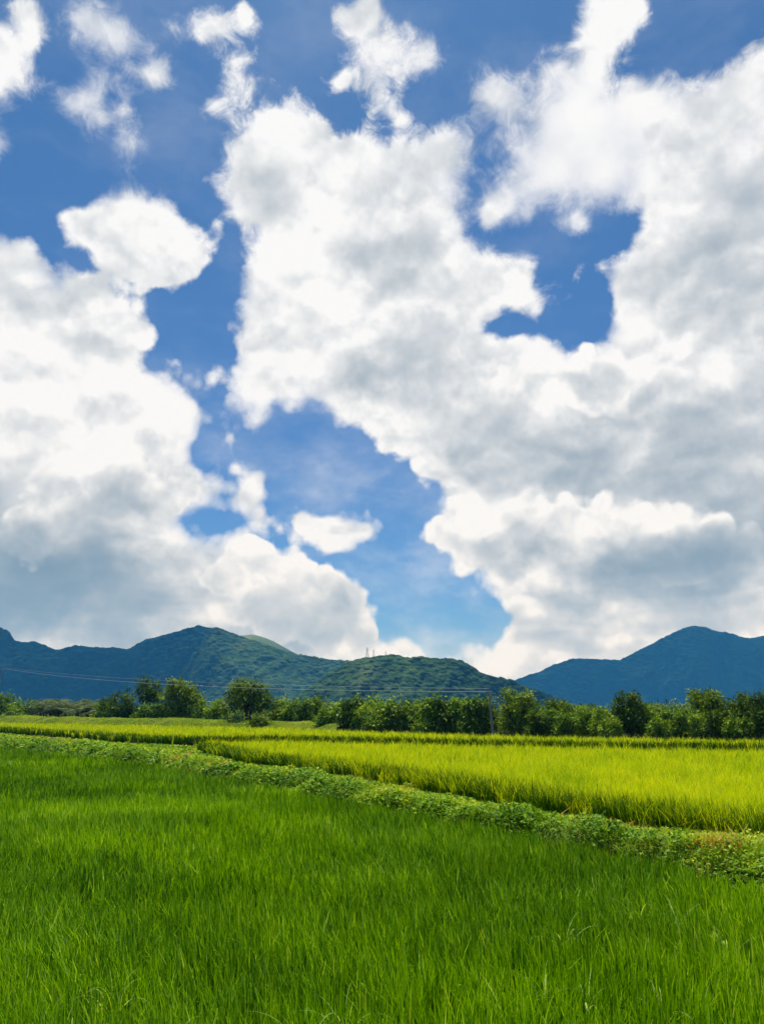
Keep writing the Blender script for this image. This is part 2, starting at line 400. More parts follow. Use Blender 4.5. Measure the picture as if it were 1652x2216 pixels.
# ---------------------------------------------------------------- noise for building shapes
def vnoise(x, y, seed=0):
    """smooth value noise in about 0..1 on numpy arrays"""
    xi = np.floor(x).astype(np.int64); yi = np.floor(y).astype(np.int64)
    xf = x-xi; yf = y-yi
    xf = xf*xf*(3-2*xf); yf = yf*yf*(3-2*yf)

    def h(a, b):
        n = (a*374761393+b*668265263+seed*982451653) & 0x7fffffff
        n = ((n ^ (n >> 13))*1274126177) & 0x7fffffff
        return ((n ^ (n >> 16)) & 0xffff)/65535.0
    a = h(xi, yi)*(1-xf)+h(xi+1, yi)*xf
    b = h(xi, yi+1)*(1-xf)+h(xi+1, yi+1)*xf
    return a*(1-yf)+b*yf


def fbm(x, y, seed=0, oct=4):
    s = 0; a = .5; t = 0
    for k in range(oct):
        s = s+a*vnoise(x*2**k, y*2**k, seed+k*17); t += a; a *= .5
    return s/t


def worley(x, y, seed=0):
    """distance to the nearest jittered cell point, and that cell's random value"""
    xi = np.floor(x).astype(np.int64); yi = np.floor(y).astype(np.int64)
    best = np.full(x.shape, 9.0); val = np.zeros(x.shape)

    def h(a, b, s):
        n = (a*374761393+b*668265263+s*982451653) & 0x7fffffff
        n = ((n ^ (n >> 13))*1274126177) & 0x7fffffff
        return ((n ^ (n >> 16)) & 0xffff)/65535.0
    for i in (-1, 0, 1):
        for j in (-1, 0, 1):
            a, b = xi+i, yi+j
            px, py = a+h(a, b, seed), b+h(a, b, seed+5)
            d = np.hypot(x-px, y-py)
            m = d < best
            best = np.where(m, d, best)
            val = np.where(m, h(a, b, seed+9), val)
    return best, val


def inside(poly, x, y):
    r = np.zeros(x.shape, bool)
    n = len(poly)
    for i in range(n):
        x0, y0 = poly[i]; x1, y1 = poly[(i+1) % n]
        c = (y0 > y) != (y1 > y)
        if y1 != y0:
            r ^= c & (x < (x1-x0)*(y-y0)/(y1-y0)+x0)
    return r


def line_dist(pts, x, y):
    d = np.full(x.shape, 1e9)
    for (x0, y0), (x1, y1) in zip(pts[:-1], pts[1:]):
        dx, dy = x1-x0, y1-y0
        t = np.clip(((x-x0)*dx+(y-y0)*dy)/(dx*dx+dy*dy), 0, 1)
        d = np.minimum(d, np.hypot(x-x0-t*dx, y-y0-t*dy))
    return d


# ---------------------------------------------------------------- lie of the land (metres, camera at the origin looking along +y)
GREEN_EDGE = [(9.6, 6.0), (7.3, 10.4), (5.9, 12.9), (4.9, 14.9), (3.2, 18.2), (-0.4, 23.0), (-3.6, 28.7), (-8.7, 35.4), (-12.2, 41.2), (-17.1, 46.8), (-28.5, 59.1), (-40, 71)]
FIELD_EDGE = [(15.2, 6.0), (11.5, 11.2), (8.0, 16.7), (6.05, 19.2), (3.9, 22.7), (-0.9, 32.2), (-7.0, 41.2), (-10.3, 48.5), (-12.6, 54.2)]
FIELD_BACK = [(-12.9, 57.5), (-8.3, 59.5), (9.4, 50.5), (23.4, 44.8), (44, 35)]
FAR_EDGE = [(-58, 106), (-46, 95), (-19.2, 64.0), (-16.3, 62.0), (-8.6, 64.4), (9.6, 54.6), (23.8, 49.0), (46, 39.5)]
FAR_BACK = [(48, 46), (27.0, 55.8), (11.3, 64.3), (-2.2, 79.5), (-12.2, 94.5), (-33.0, 110.0), (-64.5, 133.0), (-82, 148)]
GREEN_POLY = [(-60, 3.5), (12, 3.5)]+GREEN_EDGE+[(-60, 92)]
FIELD_POLY = FIELD_EDGE+FIELD_BACK+[(42, 6.5)]
FAR_POLY = FAR_EDGE+FAR_BACK
VERGE_POLY = GREEN_EDGE+[(-58, 106)]+FAR_EDGE[1:4]+[(-12.9, 57.5)]+FIELD_EDGE[::-1]
GAP_POLY = FAR_EDGE[3:]+FIELD_BACK[::-1]
BANK_LINE = [(-112, 171), (-80, 160), (-45, 133), (-21, 119), (-9.5, 106), (-6.2, 97)]

# ---------------------------------------------------------------- materials
def soil_mat(name, a, b, scale, rough=.9):
    m, g, out = new_mat(name)
    p = g.node('ShaderNodeBsdfPrincipled')
    co = g.node('ShaderNodeTexCoord').outputs['Object']
    n = g.noise(co, scale, 6, .6)
    g.put(p.inputs['Base Color'], g.mix(g.smooth(n, .35, .65), a, b))
    p.inputs['Roughness'].default_value = rough
    p.inputs['Specular IOR Level'].default_value = 0.0
    bp = g.node('ShaderNodeBump')
    bp.inputs['Strength'].default_value = .5
    bp.inputs['Distance'].default_value = .05
    g.put(bp.inputs['Height'], g.noise(co, scale*6, 4, .6))
    g.l.new(bp.outputs[0], p.inputs['Normal'])
    g.l.new(p.outputs[0], out.inputs[0])
    return m


def leaf_mat(name, stops, trans=.45, gloss=.06, rough=.4, patch=None, tcol=None, sat=1.0):
    """thin leaf: diffuse front, light glowing through, a little sheen; 'tint' picks its own colour from the stops"""
    m, g, out = new_mat(name)
    at = g.node('ShaderNodeAttribute', attribute_name='tint')
    f = at.outputs['Fac']
    if patch:
        co = g.node('ShaderNodeNewGeometry').outputs['Position']
        n = g.noise(co, patch[0], 3, .5)
        f = g.m('ADD', f, g.lin(n, .3, .7, -patch[1], patch[1]), clamp=True)
    cr = g.node('ShaderNodeValToRGB')
    el = cr.color_ramp.elements
    while len(el) < len(stops): el.new(.5)
    for e, (p, c) in zip(el, stops):
        e.position = p
        e.color = (*c, 1)
    g.put(cr.inputs[0], f)
    c = cr.outputs[0]
    df = g.node('ShaderNodeBsdfDiffuse'); g.put(df.inputs[0], c)
    tr = g.node('ShaderNodeBsdfTranslucent')
    g.put(tr.inputs[0], g.mix(1.0, c, tcol or (1.25, 1.15, .6), 'MULTIPLY'))
    gl = g.node('ShaderNodeBsdfGlossy'); gl.inputs['Roughness'].default_value = rough
    gl.inputs[0].default_value = (1, 1, 1, 1)
    m1 = g.node('ShaderNodeMixShader'); m1.inputs[0].default_value = trans
    g.l.new(df.outputs[0], m1.inputs[1]); g.l.new(tr.outputs[0], m1.inputs[2])
    m2 = g.node('ShaderNodeMixShader'); m2.inputs[0].default_value = gloss
    g.l.new(m1.outputs[0], m2.inputs[1]); g.l.new(gl.outputs[0], m2.inputs[2])
    g.l.new(m2.outputs[0], out.inputs[0])
    return m


M_GROUND = soil_mat('field_soil', (.016, .016, .008), (.03, .03, .014), 1.5)
M_BUND = soil_mat('bund_soil', (.05, .085, .012), (.085, .10, .025), 2.0)
M_GRICE = leaf_mat('green_rice_leaf', [(0, (.025, .11, .001)), (.4, (.145, .335, .001)), (.75, (.29, .53, .002)), (1, (.50, .66, .10))], .34, .008, .5, (.35, .16), (1.3, 1.15, .4))
M_YRICE = leaf_mat('ripening_rice_leaf', [(0, (.04, .13, .003)), (.35, (.25, .42, .002)), (.7, (.55, .66, .002)), (1, (.72, .72, .006))], .34, .004, .5, (.6, .2), (1.2, 1.1, .4))
M_YSTALK_SHADED = leaf_mat('rice_stalk_shaded', [(0, (.02, .075, .002)), (.45, (.08, .19, .003)), (.8, (.24, .36, .004)), (1, (.42, .46, .02))], .16, .006, .5, (.6, .15))  # green stalks, darkened further so the front edge looks shaded
M_WEED = leaf_mat('weed_leaf', [(0, (.03, .10, .003)), (.4, (.12, .28, .008)), (.75, (.34, .49, .012)), (1, (.54, .56, .04))], .24, .012, .5, (.5, .2))
M_DRY = leaf_mat('dry_grass', [(0, (.26, .14, .02)), (.5, (.46, .29, .04)), (1, (.56, .43, .09))], .25, .01, .6)
M_BGRASS = leaf_mat('bank_grass', [(0, (.09, .20, .01)), (.5, (.27, .40, .02)), (1, (.42, .48, .04))], .35, .012, .5, (.12, .25))

# ---------------------------------------------------------------- ground and bunds
def grid_mesh(name, xs, ys, zf, mat, smooth=True):
    X, Y = np.meshgrid(xs, ys)
    Z = zf(X, Y)
    V = np.stack([X, Y, Z], -1).reshape(-1, 3)
    nx, ny = len(xs), len(ys)
    i = np.arange(nx-1)[None]+np.arange(ny-1)[:, None]*nx
    F = np.stack([i, i+1, i+1+nx, i+nx], -1).reshape(-1, 4)
    return mesh_np(name, V, F, mat, smooth)


GX0, GX1, GY0, GY1 = -3300, 3300, -250, 4300
o = link('ground', grid_mesh('ground', np.linspace(GX0, GX1, 80), np.linspace(GY0, GY1, 60), lambda x, y: x*0.0, M_GROUND))
tag(o, 'flat dark soil under the rice fields', 'ground', kind='structure')


def ribbon(name, A, B, prof, mat, n=120, seed=3, hs=(1, 1)):
    """strip of raised earth between two lines; prof gives (position across 0..1, height)"""
    def res(L):
        P = np.array(L, float); s = np.r_[0, np.cumsum(np.hypot(*np.diff(P, axis=0).T))]
        t = np.linspace(0, s[-1], n)
        return np.stack([np.interp(t, s, P[:, 0]), np.interp(t, s, P[:, 1])], -1)
    a, b = res(A), res(B)
    V = []
    for (u, z) in prof:
        p = a*(1-u)+b*u
        zz = z*(1+.35*(fbm(p[:, 0]*.9, p[:, 1]*.9, seed, 3)-.5)*2) if z > 0 else np.full(n, z)
        V.append(np.c_[p, zz*np.linspace(hs[0], hs[1], n)])
    k = len(prof)
    V = np.concatenate(V)
    i = np.arange(n-1)[None]+np.arange(k-1)[:, None]*n
    F = np.stack([i, i+1, i+1+n, i+n], -1).reshape(-1, 4)
    return link(name, mesh_np(name, V, F, mat, True))


VERGE_A = GREEN_EDGE
VERGE_B = FIELD_EDGE+[(-16.3, 62.0), (-19.2, 64.0), (-46, 95)]
o = ribbon('bund', VERGE_A, VERGE_B, [(-.02, -.05), (.03, .18), (.09, .40), (.2, .5), (.45, .46), (.7, .32), (1.0, .24), (1.1, .22)], M_BUND, 160)
tag(o, 'raised earth bund between the green paddy and the yellow paddy', 'bund', kind='structure')
YZ = .22
for nm, poly, bz in (('paddy_bed', FIELD_POLY, YZ), ('paddy_bed', FAR_POLY, YZ+.22)):
    me = bpy.data.meshes.new(nm)
    me.from_pydata([(x, y, bz) for x, y in poly], [], [tuple(range(len(poly)))])
    me.materials.append(M_GROUND)
    o = link(nm, me)
    tag(o, 'raised bed of soil under the yellow rice', 'paddy bed', kind='structure')
bank_prof = [(0, -.05), (.22, .55), (.5, 1.25), (.8, 1.5), (1, 1.4), (1.2, -.05)]
BANK_B = [(x-1+2, y+9) for x, y in BANK_LINE]
o = ribbon('grass_bank', BANK_LINE, BANK_B, bank_prof, M_BUND, 100, 11, (1.25, .7))
tag(o, 'low grassy bank behind the far yellow rice at the left', 'bank', kind='structure')


# ---------------------------------------------------------------- blades and leaves
def blades(base, h, w, yaw, bend, droop, K, tint, tipw=.12):
    """curved tapering blades; base (n,3), everything else (n,)"""
    n = len(base)
    t = np.linspace(0, 1, K+1)[None, :]
    dx, dy = np.cos(yaw)[:, None], np.sin(yaw)[:, None]
    out = bend[:, None]*h[:, None]*(t**1.8)
    up = h[:, None]*(t-droop[:, None]*t**3)
    cx = base[:, :1]+dx*out; cy = base[:, 1:2]+dy*out; cz = base[:, 2:3]+up
    tw = rng.uniform(-.9, .9, (n, 1))
    sx, sy = -np.sin(yaw)[:, None]*np.cos(tw)+dx*np.sin(tw), np.cos(yaw)[:, None]*np.cos(tw)+dy*np.sin(tw)
    ww = w[:, None]*.5*np.maximum(tipw, np.minimum(1, .55+1.2*t)*(1-t**2.2))
    L = np.stack([cx-sx*ww, cy-sy*ww, cz], -1); Rr = np.stack([cx+sx*ww, cy+sy*ww, cz], -1)
    V = np.stack([L, Rr], 2).reshape(-1, 3)
    off = (np.arange(n)*(2*(K+1)))[:, None]
    k = np.arange(K)[None]*2
    F = np.stack([off+k, off+k+1, off+k+3, off+k+2], -1).reshape(-1, 4)
    T = np.repeat(tint, 2*(K+1))
    return V, F, T


def leaves(c, d, nrm, L, w, tint):
    """pointed oval leaves: centre c, direction d, face normal nrm"""
    d = d/np.linalg.norm(d, axis=1, keepdims=True)
    s = np.cross(d, nrm); s /= np.linalg.norm(s, axis=1, keepdims=True)+1e-9
    u = np.cross(s, d)
    L = L[:, None]; w = w[:, None]
    a = c-d*L*.5
    m1 = c-d*L*.05+s*w*.5+u*L*.06
    b = c+d*L*.5-u*L*.10
    m2 = c-d*L*.05-s*w*.5+u*L*.06
    V = np.stack([a, m1, b, m2], 1).reshape(-1, 3)
    F = (np.arange(len(c))*4)[:, None]+np.arange(4)[None]
    return V, F, np.repeat(tint, 4)


def join(parts):
    Vs, Fs, Ts, o = [], [], [], 0
    for V, F, T in parts:
        Vs.append(V); Fs.append(F+o); Ts.append(T); o += len(V)
    return np.concatenate(Vs), np.concatenate(Fs), np.concatenate(Ts)


def leaf_obj(name, parts, mat, parent=None):
    V, F, T = join(parts)
    return link(name, mesh_np(name, V, F, mat, False, {'tint': ('POINT', T)}), parent)


def scatter(poly, d0, d1, dens, margin=4.0):
    x1 = .52*d1+margin
    n = rng.poisson(2*x1*(d1-d0)*dens)
    x = rng.uniform(-x1, x1, n); y = rng.uniform(d0, d1, n)
    ok = inside(poly, x, y) & (np.abs(x) < .52*y+margin)
    return x[ok], y[ok]


def clumped(poly, d0, d1, dens, per, spread):
    x, y = scatter(poly, d0, d1, dens/per)
    cid = np.repeat(np.arange(len(x)), per)
    gx = rng.normal(0, spread, len(cid)); gy = rng.normal(0, spread, len(cid))
    return x[cid]+gx, y[cid]+gy, cid, gx, gy


def nrmd(n, m, s, lo, hi): return np.clip(rng.normal(m, s, n), lo, hi)


# young green rice
parts = []
pale_c = on_z(290, 1738, .5)
for d0, d1, dens, w, K, per in ((4.5, 8.5, 760, .0135, 4, 13), (8.5, 12, 660, .0155, 3, 12), (12, 17, 480, .0185, 3, 11), (17, 25, 310, .022, 2, 9), (25, 38, 150, .033, 2, 7), (38, 62, 60, .055, 2, 6), (62, 90, 18, .09, 2, 5)):
    x, y, cid, gx, gy = clumped(GREEN_POLY, d0, d1, dens, per, .05)
    n = len(x)
    # gusts: neighbouring blades lean the same way
    a1 = fbm(x*.35+7, y*.35, 21, 3)
    lean = np.pi*(1.0-1.05*(a1-.5)*2)+rng.normal(0, 1.15, n)
    hb = .40+.15*fbm(x*.25, y*.25, 31, 3)+.05*fbm(x*1.7, y*1.7, 33, 2)
    h = hb*nrmd(n, .92, .15, .5, 1.22)
    bend = np.abs(rng.normal(.17, .15, n))+.18*(fbm(x*.5, y*.5, 41, 2)-.3)
    pale = np.exp(-((x-pale_c.x)/(3.6))**2-((y-pale_c.y)/3.2)**2)
    arch = rng.random(n) < (.012+.20*pale)
    bend = np.where(arch, rng.uniform(.5, .95, n), np.clip(bend, .02, .8))
    droop = np.where(arch, rng.uniform(.35, .7, n), np.clip(bend*.25, 0, .3))
    tint = nrmd(n, .42, .21, 0, .86)+np.where(arch, .2, 0)+rng.normal(0, .09, cid.max()+1)[cid]
    tint = np.clip(tint+.16*pale, 0, .88)
    ww = w*rng.uniform(.9, 1.8, n)
    parts.append(blades(np.c_[x, y, np.zeros(n)], h, ww, lean, bend, droop, K, tint))
o = leaf_obj('young_rice', parts, M_GRICE)
tag(o, 'deep green young rice filling the near paddy', 'rice', kind='stuff')

# ripening yellow rice
def yellow(name, poly, edges, bins, label, edge_label, top, bed=YZ):
    parts = []
    for d0, d1, dens, w, K, per in bins:
        x, y, cid, gx, gy = clumped(poly, d0, d1, dens, per, .07)
        n = len(x)
        ed = line_dist(edges, x, y)
        yaw = rng.uniform(0, 2*np.pi, n)
        h = (top+.10*(fbm(x*.7, y*.7, 51, 3)-.5)*2)*nrmd(n, .93, .13, .55, 1.22)
        bend = np.clip(rng.normal(.38, .2, n), .05, .95)
        droop = np.clip(rng.normal(.24, .16, n), 0, .62)
        tint = np.clip(nrmd(n, .64, .22, .05, 1)+rng.normal(0, .06, cid.max()+1)[cid], 0, 1)
        parts.append(blades(np.c_[x, y, np.full(n, bed-.02)], h, w*rng.uniform(.7, 1.3, n), yaw, bend, droop, K, tint))
    o = leaf_obj(name, parts, M_YRICE)
    tag(o, label, 'rice', kind='stuff')
    # dense stand along the open edge, its shade put into darker stalk colour
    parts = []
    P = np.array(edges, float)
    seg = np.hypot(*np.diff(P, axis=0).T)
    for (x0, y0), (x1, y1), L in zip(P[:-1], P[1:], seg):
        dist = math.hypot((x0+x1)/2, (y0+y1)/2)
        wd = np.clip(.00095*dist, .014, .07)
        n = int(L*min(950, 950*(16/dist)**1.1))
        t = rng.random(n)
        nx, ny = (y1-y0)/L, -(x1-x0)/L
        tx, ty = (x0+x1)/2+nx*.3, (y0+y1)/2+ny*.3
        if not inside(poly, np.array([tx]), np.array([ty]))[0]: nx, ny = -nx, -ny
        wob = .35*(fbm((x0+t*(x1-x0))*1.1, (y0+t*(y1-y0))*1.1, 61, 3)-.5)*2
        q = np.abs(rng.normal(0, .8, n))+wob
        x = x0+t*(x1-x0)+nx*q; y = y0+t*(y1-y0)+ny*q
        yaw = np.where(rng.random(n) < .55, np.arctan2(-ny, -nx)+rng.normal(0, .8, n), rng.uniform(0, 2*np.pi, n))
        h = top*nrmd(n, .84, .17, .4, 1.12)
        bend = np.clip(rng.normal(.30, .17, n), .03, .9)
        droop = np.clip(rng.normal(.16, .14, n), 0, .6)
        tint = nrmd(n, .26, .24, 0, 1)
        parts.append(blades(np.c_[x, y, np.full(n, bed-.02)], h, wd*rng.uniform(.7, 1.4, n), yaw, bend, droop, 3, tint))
    o = leaf_obj('rice_stalks_shaded', parts, M_YSTALK_SHADED)
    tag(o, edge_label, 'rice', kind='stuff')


yellow('ripening_rice', FIELD_POLY, FIELD_EDGE, ((8, 17, 160, .018, 3, 8), (17, 24, 330, .018, 3, 8), (24, 34, 210, .026, 3, 8), (34, 48, 110, .04, 2, 7), (48, 70, 60, .06, 2, 6)),
       'yellow green ripening rice standing behind the weedy bund', 'green outer stalks, coloured darker for shade, along the open edge of the nearer yellow rice', .81)
yellow('ripening_rice', FAR_POLY, FAR_EDGE, ((36, 75, 42, .07, 2, 6), (75, 110, 22, .10, 2, 5), (110, 170, 10, .15, 2, 5)),
       'far strip of yellow rice below the trees', 'green outer stalks, coloured dark for shade, along the edge of the far yellow rice', .74, YZ+.22)

# ---------------------------------------------------------------- weeds on the bund
DRY = [on_z(*p, .5) for p in ((151, 1606), (60, 1600), (403, 1646), (491, 1662), (761, 1695), (860, 1710), (1332, 1788), (1556, 1846))]
DRYR = [(2.6, 2.2), (2.0, 1.6), (.8, .8), (.9, .6), (.45, .5), (.55, .5), (.5, .5), (.25, .3)]
vA, vB = VERGE_A, VERGE_B
parts = []; dry_parts = []
for d0, d1, dens, L, K in ((6, 16, 1250, .068, 2), (16, 22, 850, .08, 2), (22, 32, 480, .105, 2), (32, 48, 240, .15, 2), (48, 75, 90, .21, 2), (75, 110, 36, .30, 2)):
    x, y = scatter(VERGE_POLY, d0, d1, dens)
    n = len(x)
    dA = line_dist(vA, x, y); dB = line_dist(vB, x, y)
    u = dA/(dA+dB+1e-6)
    ground = np.interp(u, [0, .03, .09, .2, .45, .7, 1.0], [.05, .18, .40, .5, .46, .32, .24])
    lump = fbm(x*1.1, y*1.1, 71, 3)
    hh = (.05+.55*np.clip(lump-.36, 0, 1)*1.7)*np.interp(u, [0, .25, .6, 1], [1.3, 1.1, .75, .45])
    z = ground+hh*rng.random(n)**.6
    dryw = np.zeros(n)
    for c, (rx, ry) in zip(DRY, DRYR):
        dryw = np.maximum(dryw, np.exp(-((x-c.x)/rx)**2-((y-c.y)/ry)**2))
    isdry = rng.random(n) < dryw*1.15*(.4+.9*fbm(x*2.2, y*2.2, 77, 2))
    # broad leaves
    k = np.where((rng.random(n) < np.where(u < .35, .75, .5)) & ~isdry)[0]
    az = rng.uniform(0, 2*np.pi, len(k)); el = rng.normal(.1, .45, len(k))
    dvec = np.c_[np.cos(az)*np.cos(el), np.sin(az)*np.cos(el), np.sin(el)]
    nv = np.c_[rng.normal(0, .45, len(k)), rng.normal(-.1, .45, len(k)), np.ones(len(k))]
    Ls = L*rng.uniform(.6, 1.5, len(k))*np.clip(.45+1.2*fbm(x[k]*.8+30, y[k]*.8, 83, 2), .5, 1.6)
    tint = np.clip(rng.normal(.42, .16, len(k))+.5*(fbm(x[k]*.6, y[k]*.6, 81, 3)-.5)+.24*np.clip((u[k]-.12)*4, 0, 1)-.08, 0, .97)
    parts.append(leaves(np.c_[x, y, z][k], dvec, nv, Ls, Ls*.62, tint))
    # grass
    for sel, dst, base_t in ((np.where(~isdry & (rng.random(n) < .5))[0], parts, .74), (np.where(isdry)[0], dry_parts, .5)):
        m = len(sel)
        if not m: continue
        tint = np.clip(rng.normal(base_t, .18, m), 0, 1)
        parts_h = (hh[sel]+(.16 if dst is dry_parts else .08))*rng.uniform(.5, 1.25, m)
        dst.append(blades(np.c_[x[sel], y[sel], ground[sel]-.02], parts_h, L*(.38 if dst is dry_parts else .22)*rng.uniform(.7, 1.3, m), rng.uniform(0, 2*np.pi, m),
                          np.clip(rng.normal(.5, .25, m), .05, 1.2), rng.uniform(.1, .6, m), 2, tint))
o = leaf_obj('weeds', parts, M_WEED)
tag(o, 'low leafy weeds and grass covering the bund', 'weeds', kind='stuff')
o = leaf_obj('dry_grass', dry_parts, M_DRY)
tag(o, 'orange brown dead grass in patches on the bund', 'dry grass', kind='stuff')

# short grass in the gap between the two yellow fields and on the far bank
parts = []
for d0, d1, dens, w in ((30, 50, 70, .05), (50, 80, 40, .08)):
    x, y = scatter(GAP_POLY, d0, d1, dens)
    n = len(x)
    parts.append(blades(np.c_[x, y, np.zeros(n)+.05], nrmd(n, .38, .08, .15, .6), np.full(n, w), rng.uniform(0, 6.28, n), nrmd(n, .4, .2, .05, .9), nrmd(n, .2, .1, 0, .5), 2, nrmd(n, .5, .2, 0, 1)))
P = np.array(BANK_LINE, float); Q = np.array(BANK_B, float)
for i in range(len(P)-1):
    L = np.hypot(*(P[i+1]-P[i]))
    n = int(L*1.25*380)
    t = rng.random(n); u = rng.uniform(-.05, 1.1, n)
    a = P[i][None]*(1-t)[:, None]+P[i+1][None]*t[:, None]; b = Q[i][None]*(1-t)[:, None]+Q[i+1][None]*t[:, None]
    p = a*(1-u)[:, None]+b*u[:, None]
    z = np.interp(u, [q[0] for q in bank_prof], [q[1] for q in bank_prof])
    along = (i+t)/(len(P)-1)
    z = z*(1.25*(1-along)+.7*along)
    tuft = fbm(p[:, 0]*.35, p[:, 1]*.35, 91, 3)
    h = (.16+.9*np.clip(tuft-.45, 0, 1))*rng.uniform(.6, 1.2, n)
    parts.append(blades(np.c_[p, z-.05], h, np.full(n, .13), rng.uniform(0, 6.28, n), nrmd(n, .55, .25, .05, 1.2), nrmd(n, .3, .15, 0, .6), 2, np.clip(rng.normal(.55, .2, n), 0, 1)))
o = leaf_obj('grass', parts, M_BGRASS)
tag(o, 'light green rough grass on the far bank and between the yellow fields', 'grass', kind='stuff')
# ---------------------------------------------------------------- hills and mountains
def forest_mat(name, a, b, c, scale):
    m, g, out = new_mat(name)
    p = g.node('ShaderNodeBsdfPrincipled')
    co = g.node('ShaderNodeNewGeometry').outputs['Position']
    n1 = g.noise(co, scale, 5, .65)
    n2 = g.noise(co, scale*.12, 3, .5)
    at = g.node('ShaderNodeAttribute', attribute_name='tint').outputs['Fac']
    col = g.mix(g.smooth(g.m('ADD', g.m('MULTIPLY', n1, .6), g.m('MULTIPLY', at, .5)), .3, .75), a, b)
    col = g.mix(g.smooth(n2, .57, .72), col, c)
    g.put(p.inputs['Base Color'], col)
    p.inputs['Roughness'].default_value = 1.0
    p.inputs['Specular IOR Level'].default_value = 0.05
    g.l.new(p.outputs[0], out.inputs[0])
    return m


M_FOREST = forest_mat('forest', (.010, .032, .010), (.05, .10, .022), (.10, .14, .035), .035)
M_SHADEDFOREST = forest_mat('shaded_forest', (.007, .026, .012), (.015, .044, .016), (.018, .05, .02), .02)  # dark copy of the forest, cloud shade put into its colour
M_MEADOW = forest_mat('hill_meadow', (.10, .14, .035), (.16, .19, .05), (.06, .10, .03), .02)


def hill(name, pts, D, slope, mat, nx, ny, crown, camp, label, gul=.25, seed=1, ridge=1.0, foot_d=None):
    """a ridge seen at distance D: crest line measured in the photograph, a flank of the given slope towards the camera"""
    P = [at_y(x, y, D) for x, y in pts]
    px = np.array([p.x for p in P]); pz = np.array([p.z for p in P])
    xs = np.linspace(px[0], px[-1], nx)
    z0 = np.interp(xs, px, pz)
    # soften the measured corners and roughen the skyline with tree tops
    ker = np.hanning(9); ker /= ker.sum()
    z0 = np.convolve(np.pad(z0, 4, 'edge'), ker, 'valid')
    z0 = np.maximum(z0, 0.5)
    sl_x = np.full(nx, float(slope)) if np.isscalar(slope) else np.interp(xs, [at_y(a, 1450, D).x for a, _ in slope], [b for _, b in slope])
    sl_x = np.convolve(np.pad(sl_x, 20, 'edge'), np.hanning(43)[1:-1]/np.hanning(43).sum(), 'valid')
    wd = z0/np.tan(np.radians(sl_x))*(1+gul*(fbm(xs/(z0.max()*.5)+3, xs*0+1, seed, 3)-.5)*2)+1.0
    s = np.r_[np.linspace(-.35, -.05, 5), np.linspace(0, 1, ny)]
    Sg, Xg = np.meshgrid(s, xs, indexing='ij')
    Z0 = np.repeat(z0[None], len(s), 0); WD = np.repeat(wd[None], len(s), 0)
    sf = np.clip(Sg, 0, 1)
    prof = 1-(sf**1.12)
    prof = np.where(Sg < 0, 1+Sg*1.2, prof)
    Z = Z0*prof
    Y = D-np.where(Sg < 0, Sg*WD*2.0, Sg*WD)
    # gullies run down the flank
    gl = fbm(Xg/(z0.max()*.22)+Sg*1.5, Sg*2.2, seed+3, 3)-.5
    Y = Y+gl*WD*.24*np.clip(Sg*3, 0, 1)*np.clip((1.05-Sg)*3, 0, 1)
    # tree crowns
    qx, qy = Xg/crown, (Y*.6+Z*1.4)/crown
    d, v = worley(qx, qy, seed)
    d2, v2 = worley(qx*2.3+9, qy*2.3, seed+1)
    bump = (np.sqrt(np.clip(1-d*d*1.1, 0, 1))*(.6+.8*v)+.4*np.sqrt(np.clip(1-d2*d2, 0, 1)))*camp
    sl = np.radians(float(np.mean(sl_x)))
    edge = np.where(Sg < -.02, .3, 1.0)
    Z = Z+bump*.8*edge-camp*.9
    Y = Y-bump*.45*np.sin(sl)*edge
    V = np.stack([Xg, Y, Z], -1).reshape(-1, 3)
    n0, n1 = len(s), nx
    i = np.arange(n1-1)[None]+np.arange(n0-1)[:, None]*n1
    F = np.stack([i, i+n1, i+1+n1, i+1], -1).reshape(-1, 4)
    me = mesh_np(name, V, F, mat, True, {'tint': ('POINT', (.6*v+.4*v2).ravel())})
    o = link(name, me)
    tag(o, label, 'hill', kind='structure')
    return o


LEFT = [(-260, 1330), (-120, 1345), (-40, 1352), (0, 1357.7), (20, 1364), (35, 1388), (80, 1388), (121, 1404.7), (168, 1396), (198, 1400.6), (248, 1400.6), (275, 1404.7), (315, 1384.6), (362, 1371), (402, 1361), (429, 1352.5), (449, 1357), (469, 1357.5), (496, 1368), (525, 1382), (570, 1402), (640, 1440), (720, 1500), (760, 1530)]
SPUR = [(310, 1534), (338, 1508), (352, 1496), (366, 1474), (388, 1462), (398, 1441), (412, 1428), (420, 1408), (436, 1394), (444, 1374), (458, 1357.5), (469, 1356), (496, 1366), (519, 1375), (565, 1391), (612, 1405.6), (640, 1415), (679, 1420), (711, 1426), (754, 1429), (800, 1452), (860, 1490), (920, 1534)]
SHOULDER = [(470, 1420), (505, 1385), (526, 1374), (547, 1372.5), (572, 1379), (590, 1386), (615, 1400), (640, 1414), (670, 1432), (720, 1470)]
MIDDLE = [(600, 1534), (640, 1505), (672, 1484), (700, 1463), (730, 1444), (761, 1429), (782, 1423), (811, 1418.5), (839, 1417), (861, 1418), (875, 1423), (914, 1421.6), (939, 1424.5), (964, 1422), (993, 1429), (1018, 1439), (1042, 1455), (1071, 1465), (1103, 1470), (1130, 1482), (1180, 1500), (1260, 1534)]
RIGHT = [(1010, 1532), (1060, 1500), (1090, 1484), (1111, 1473), (1136, 1462), (1168, 1452), (1196, 1438), (1241, 1424), (1283, 1425.5), (1339, 1428), (1371, 1411.5), (1406, 1394), (1441, 1375), (1476, 1359), (1497, 1353), (1525, 1356.5), (1553, 1367), (1571, 1368), (1599, 1376.5), (1620, 1381), (1652, 1374.6), (1720, 1362), (1800, 1380), (1900, 1400)]
hill('mountain', LEFT, 2300, 69, M_SHADEDFOREST, 560, 120, 15, 5, 'dark blue wooded ridge in shade at the left', seed=4)
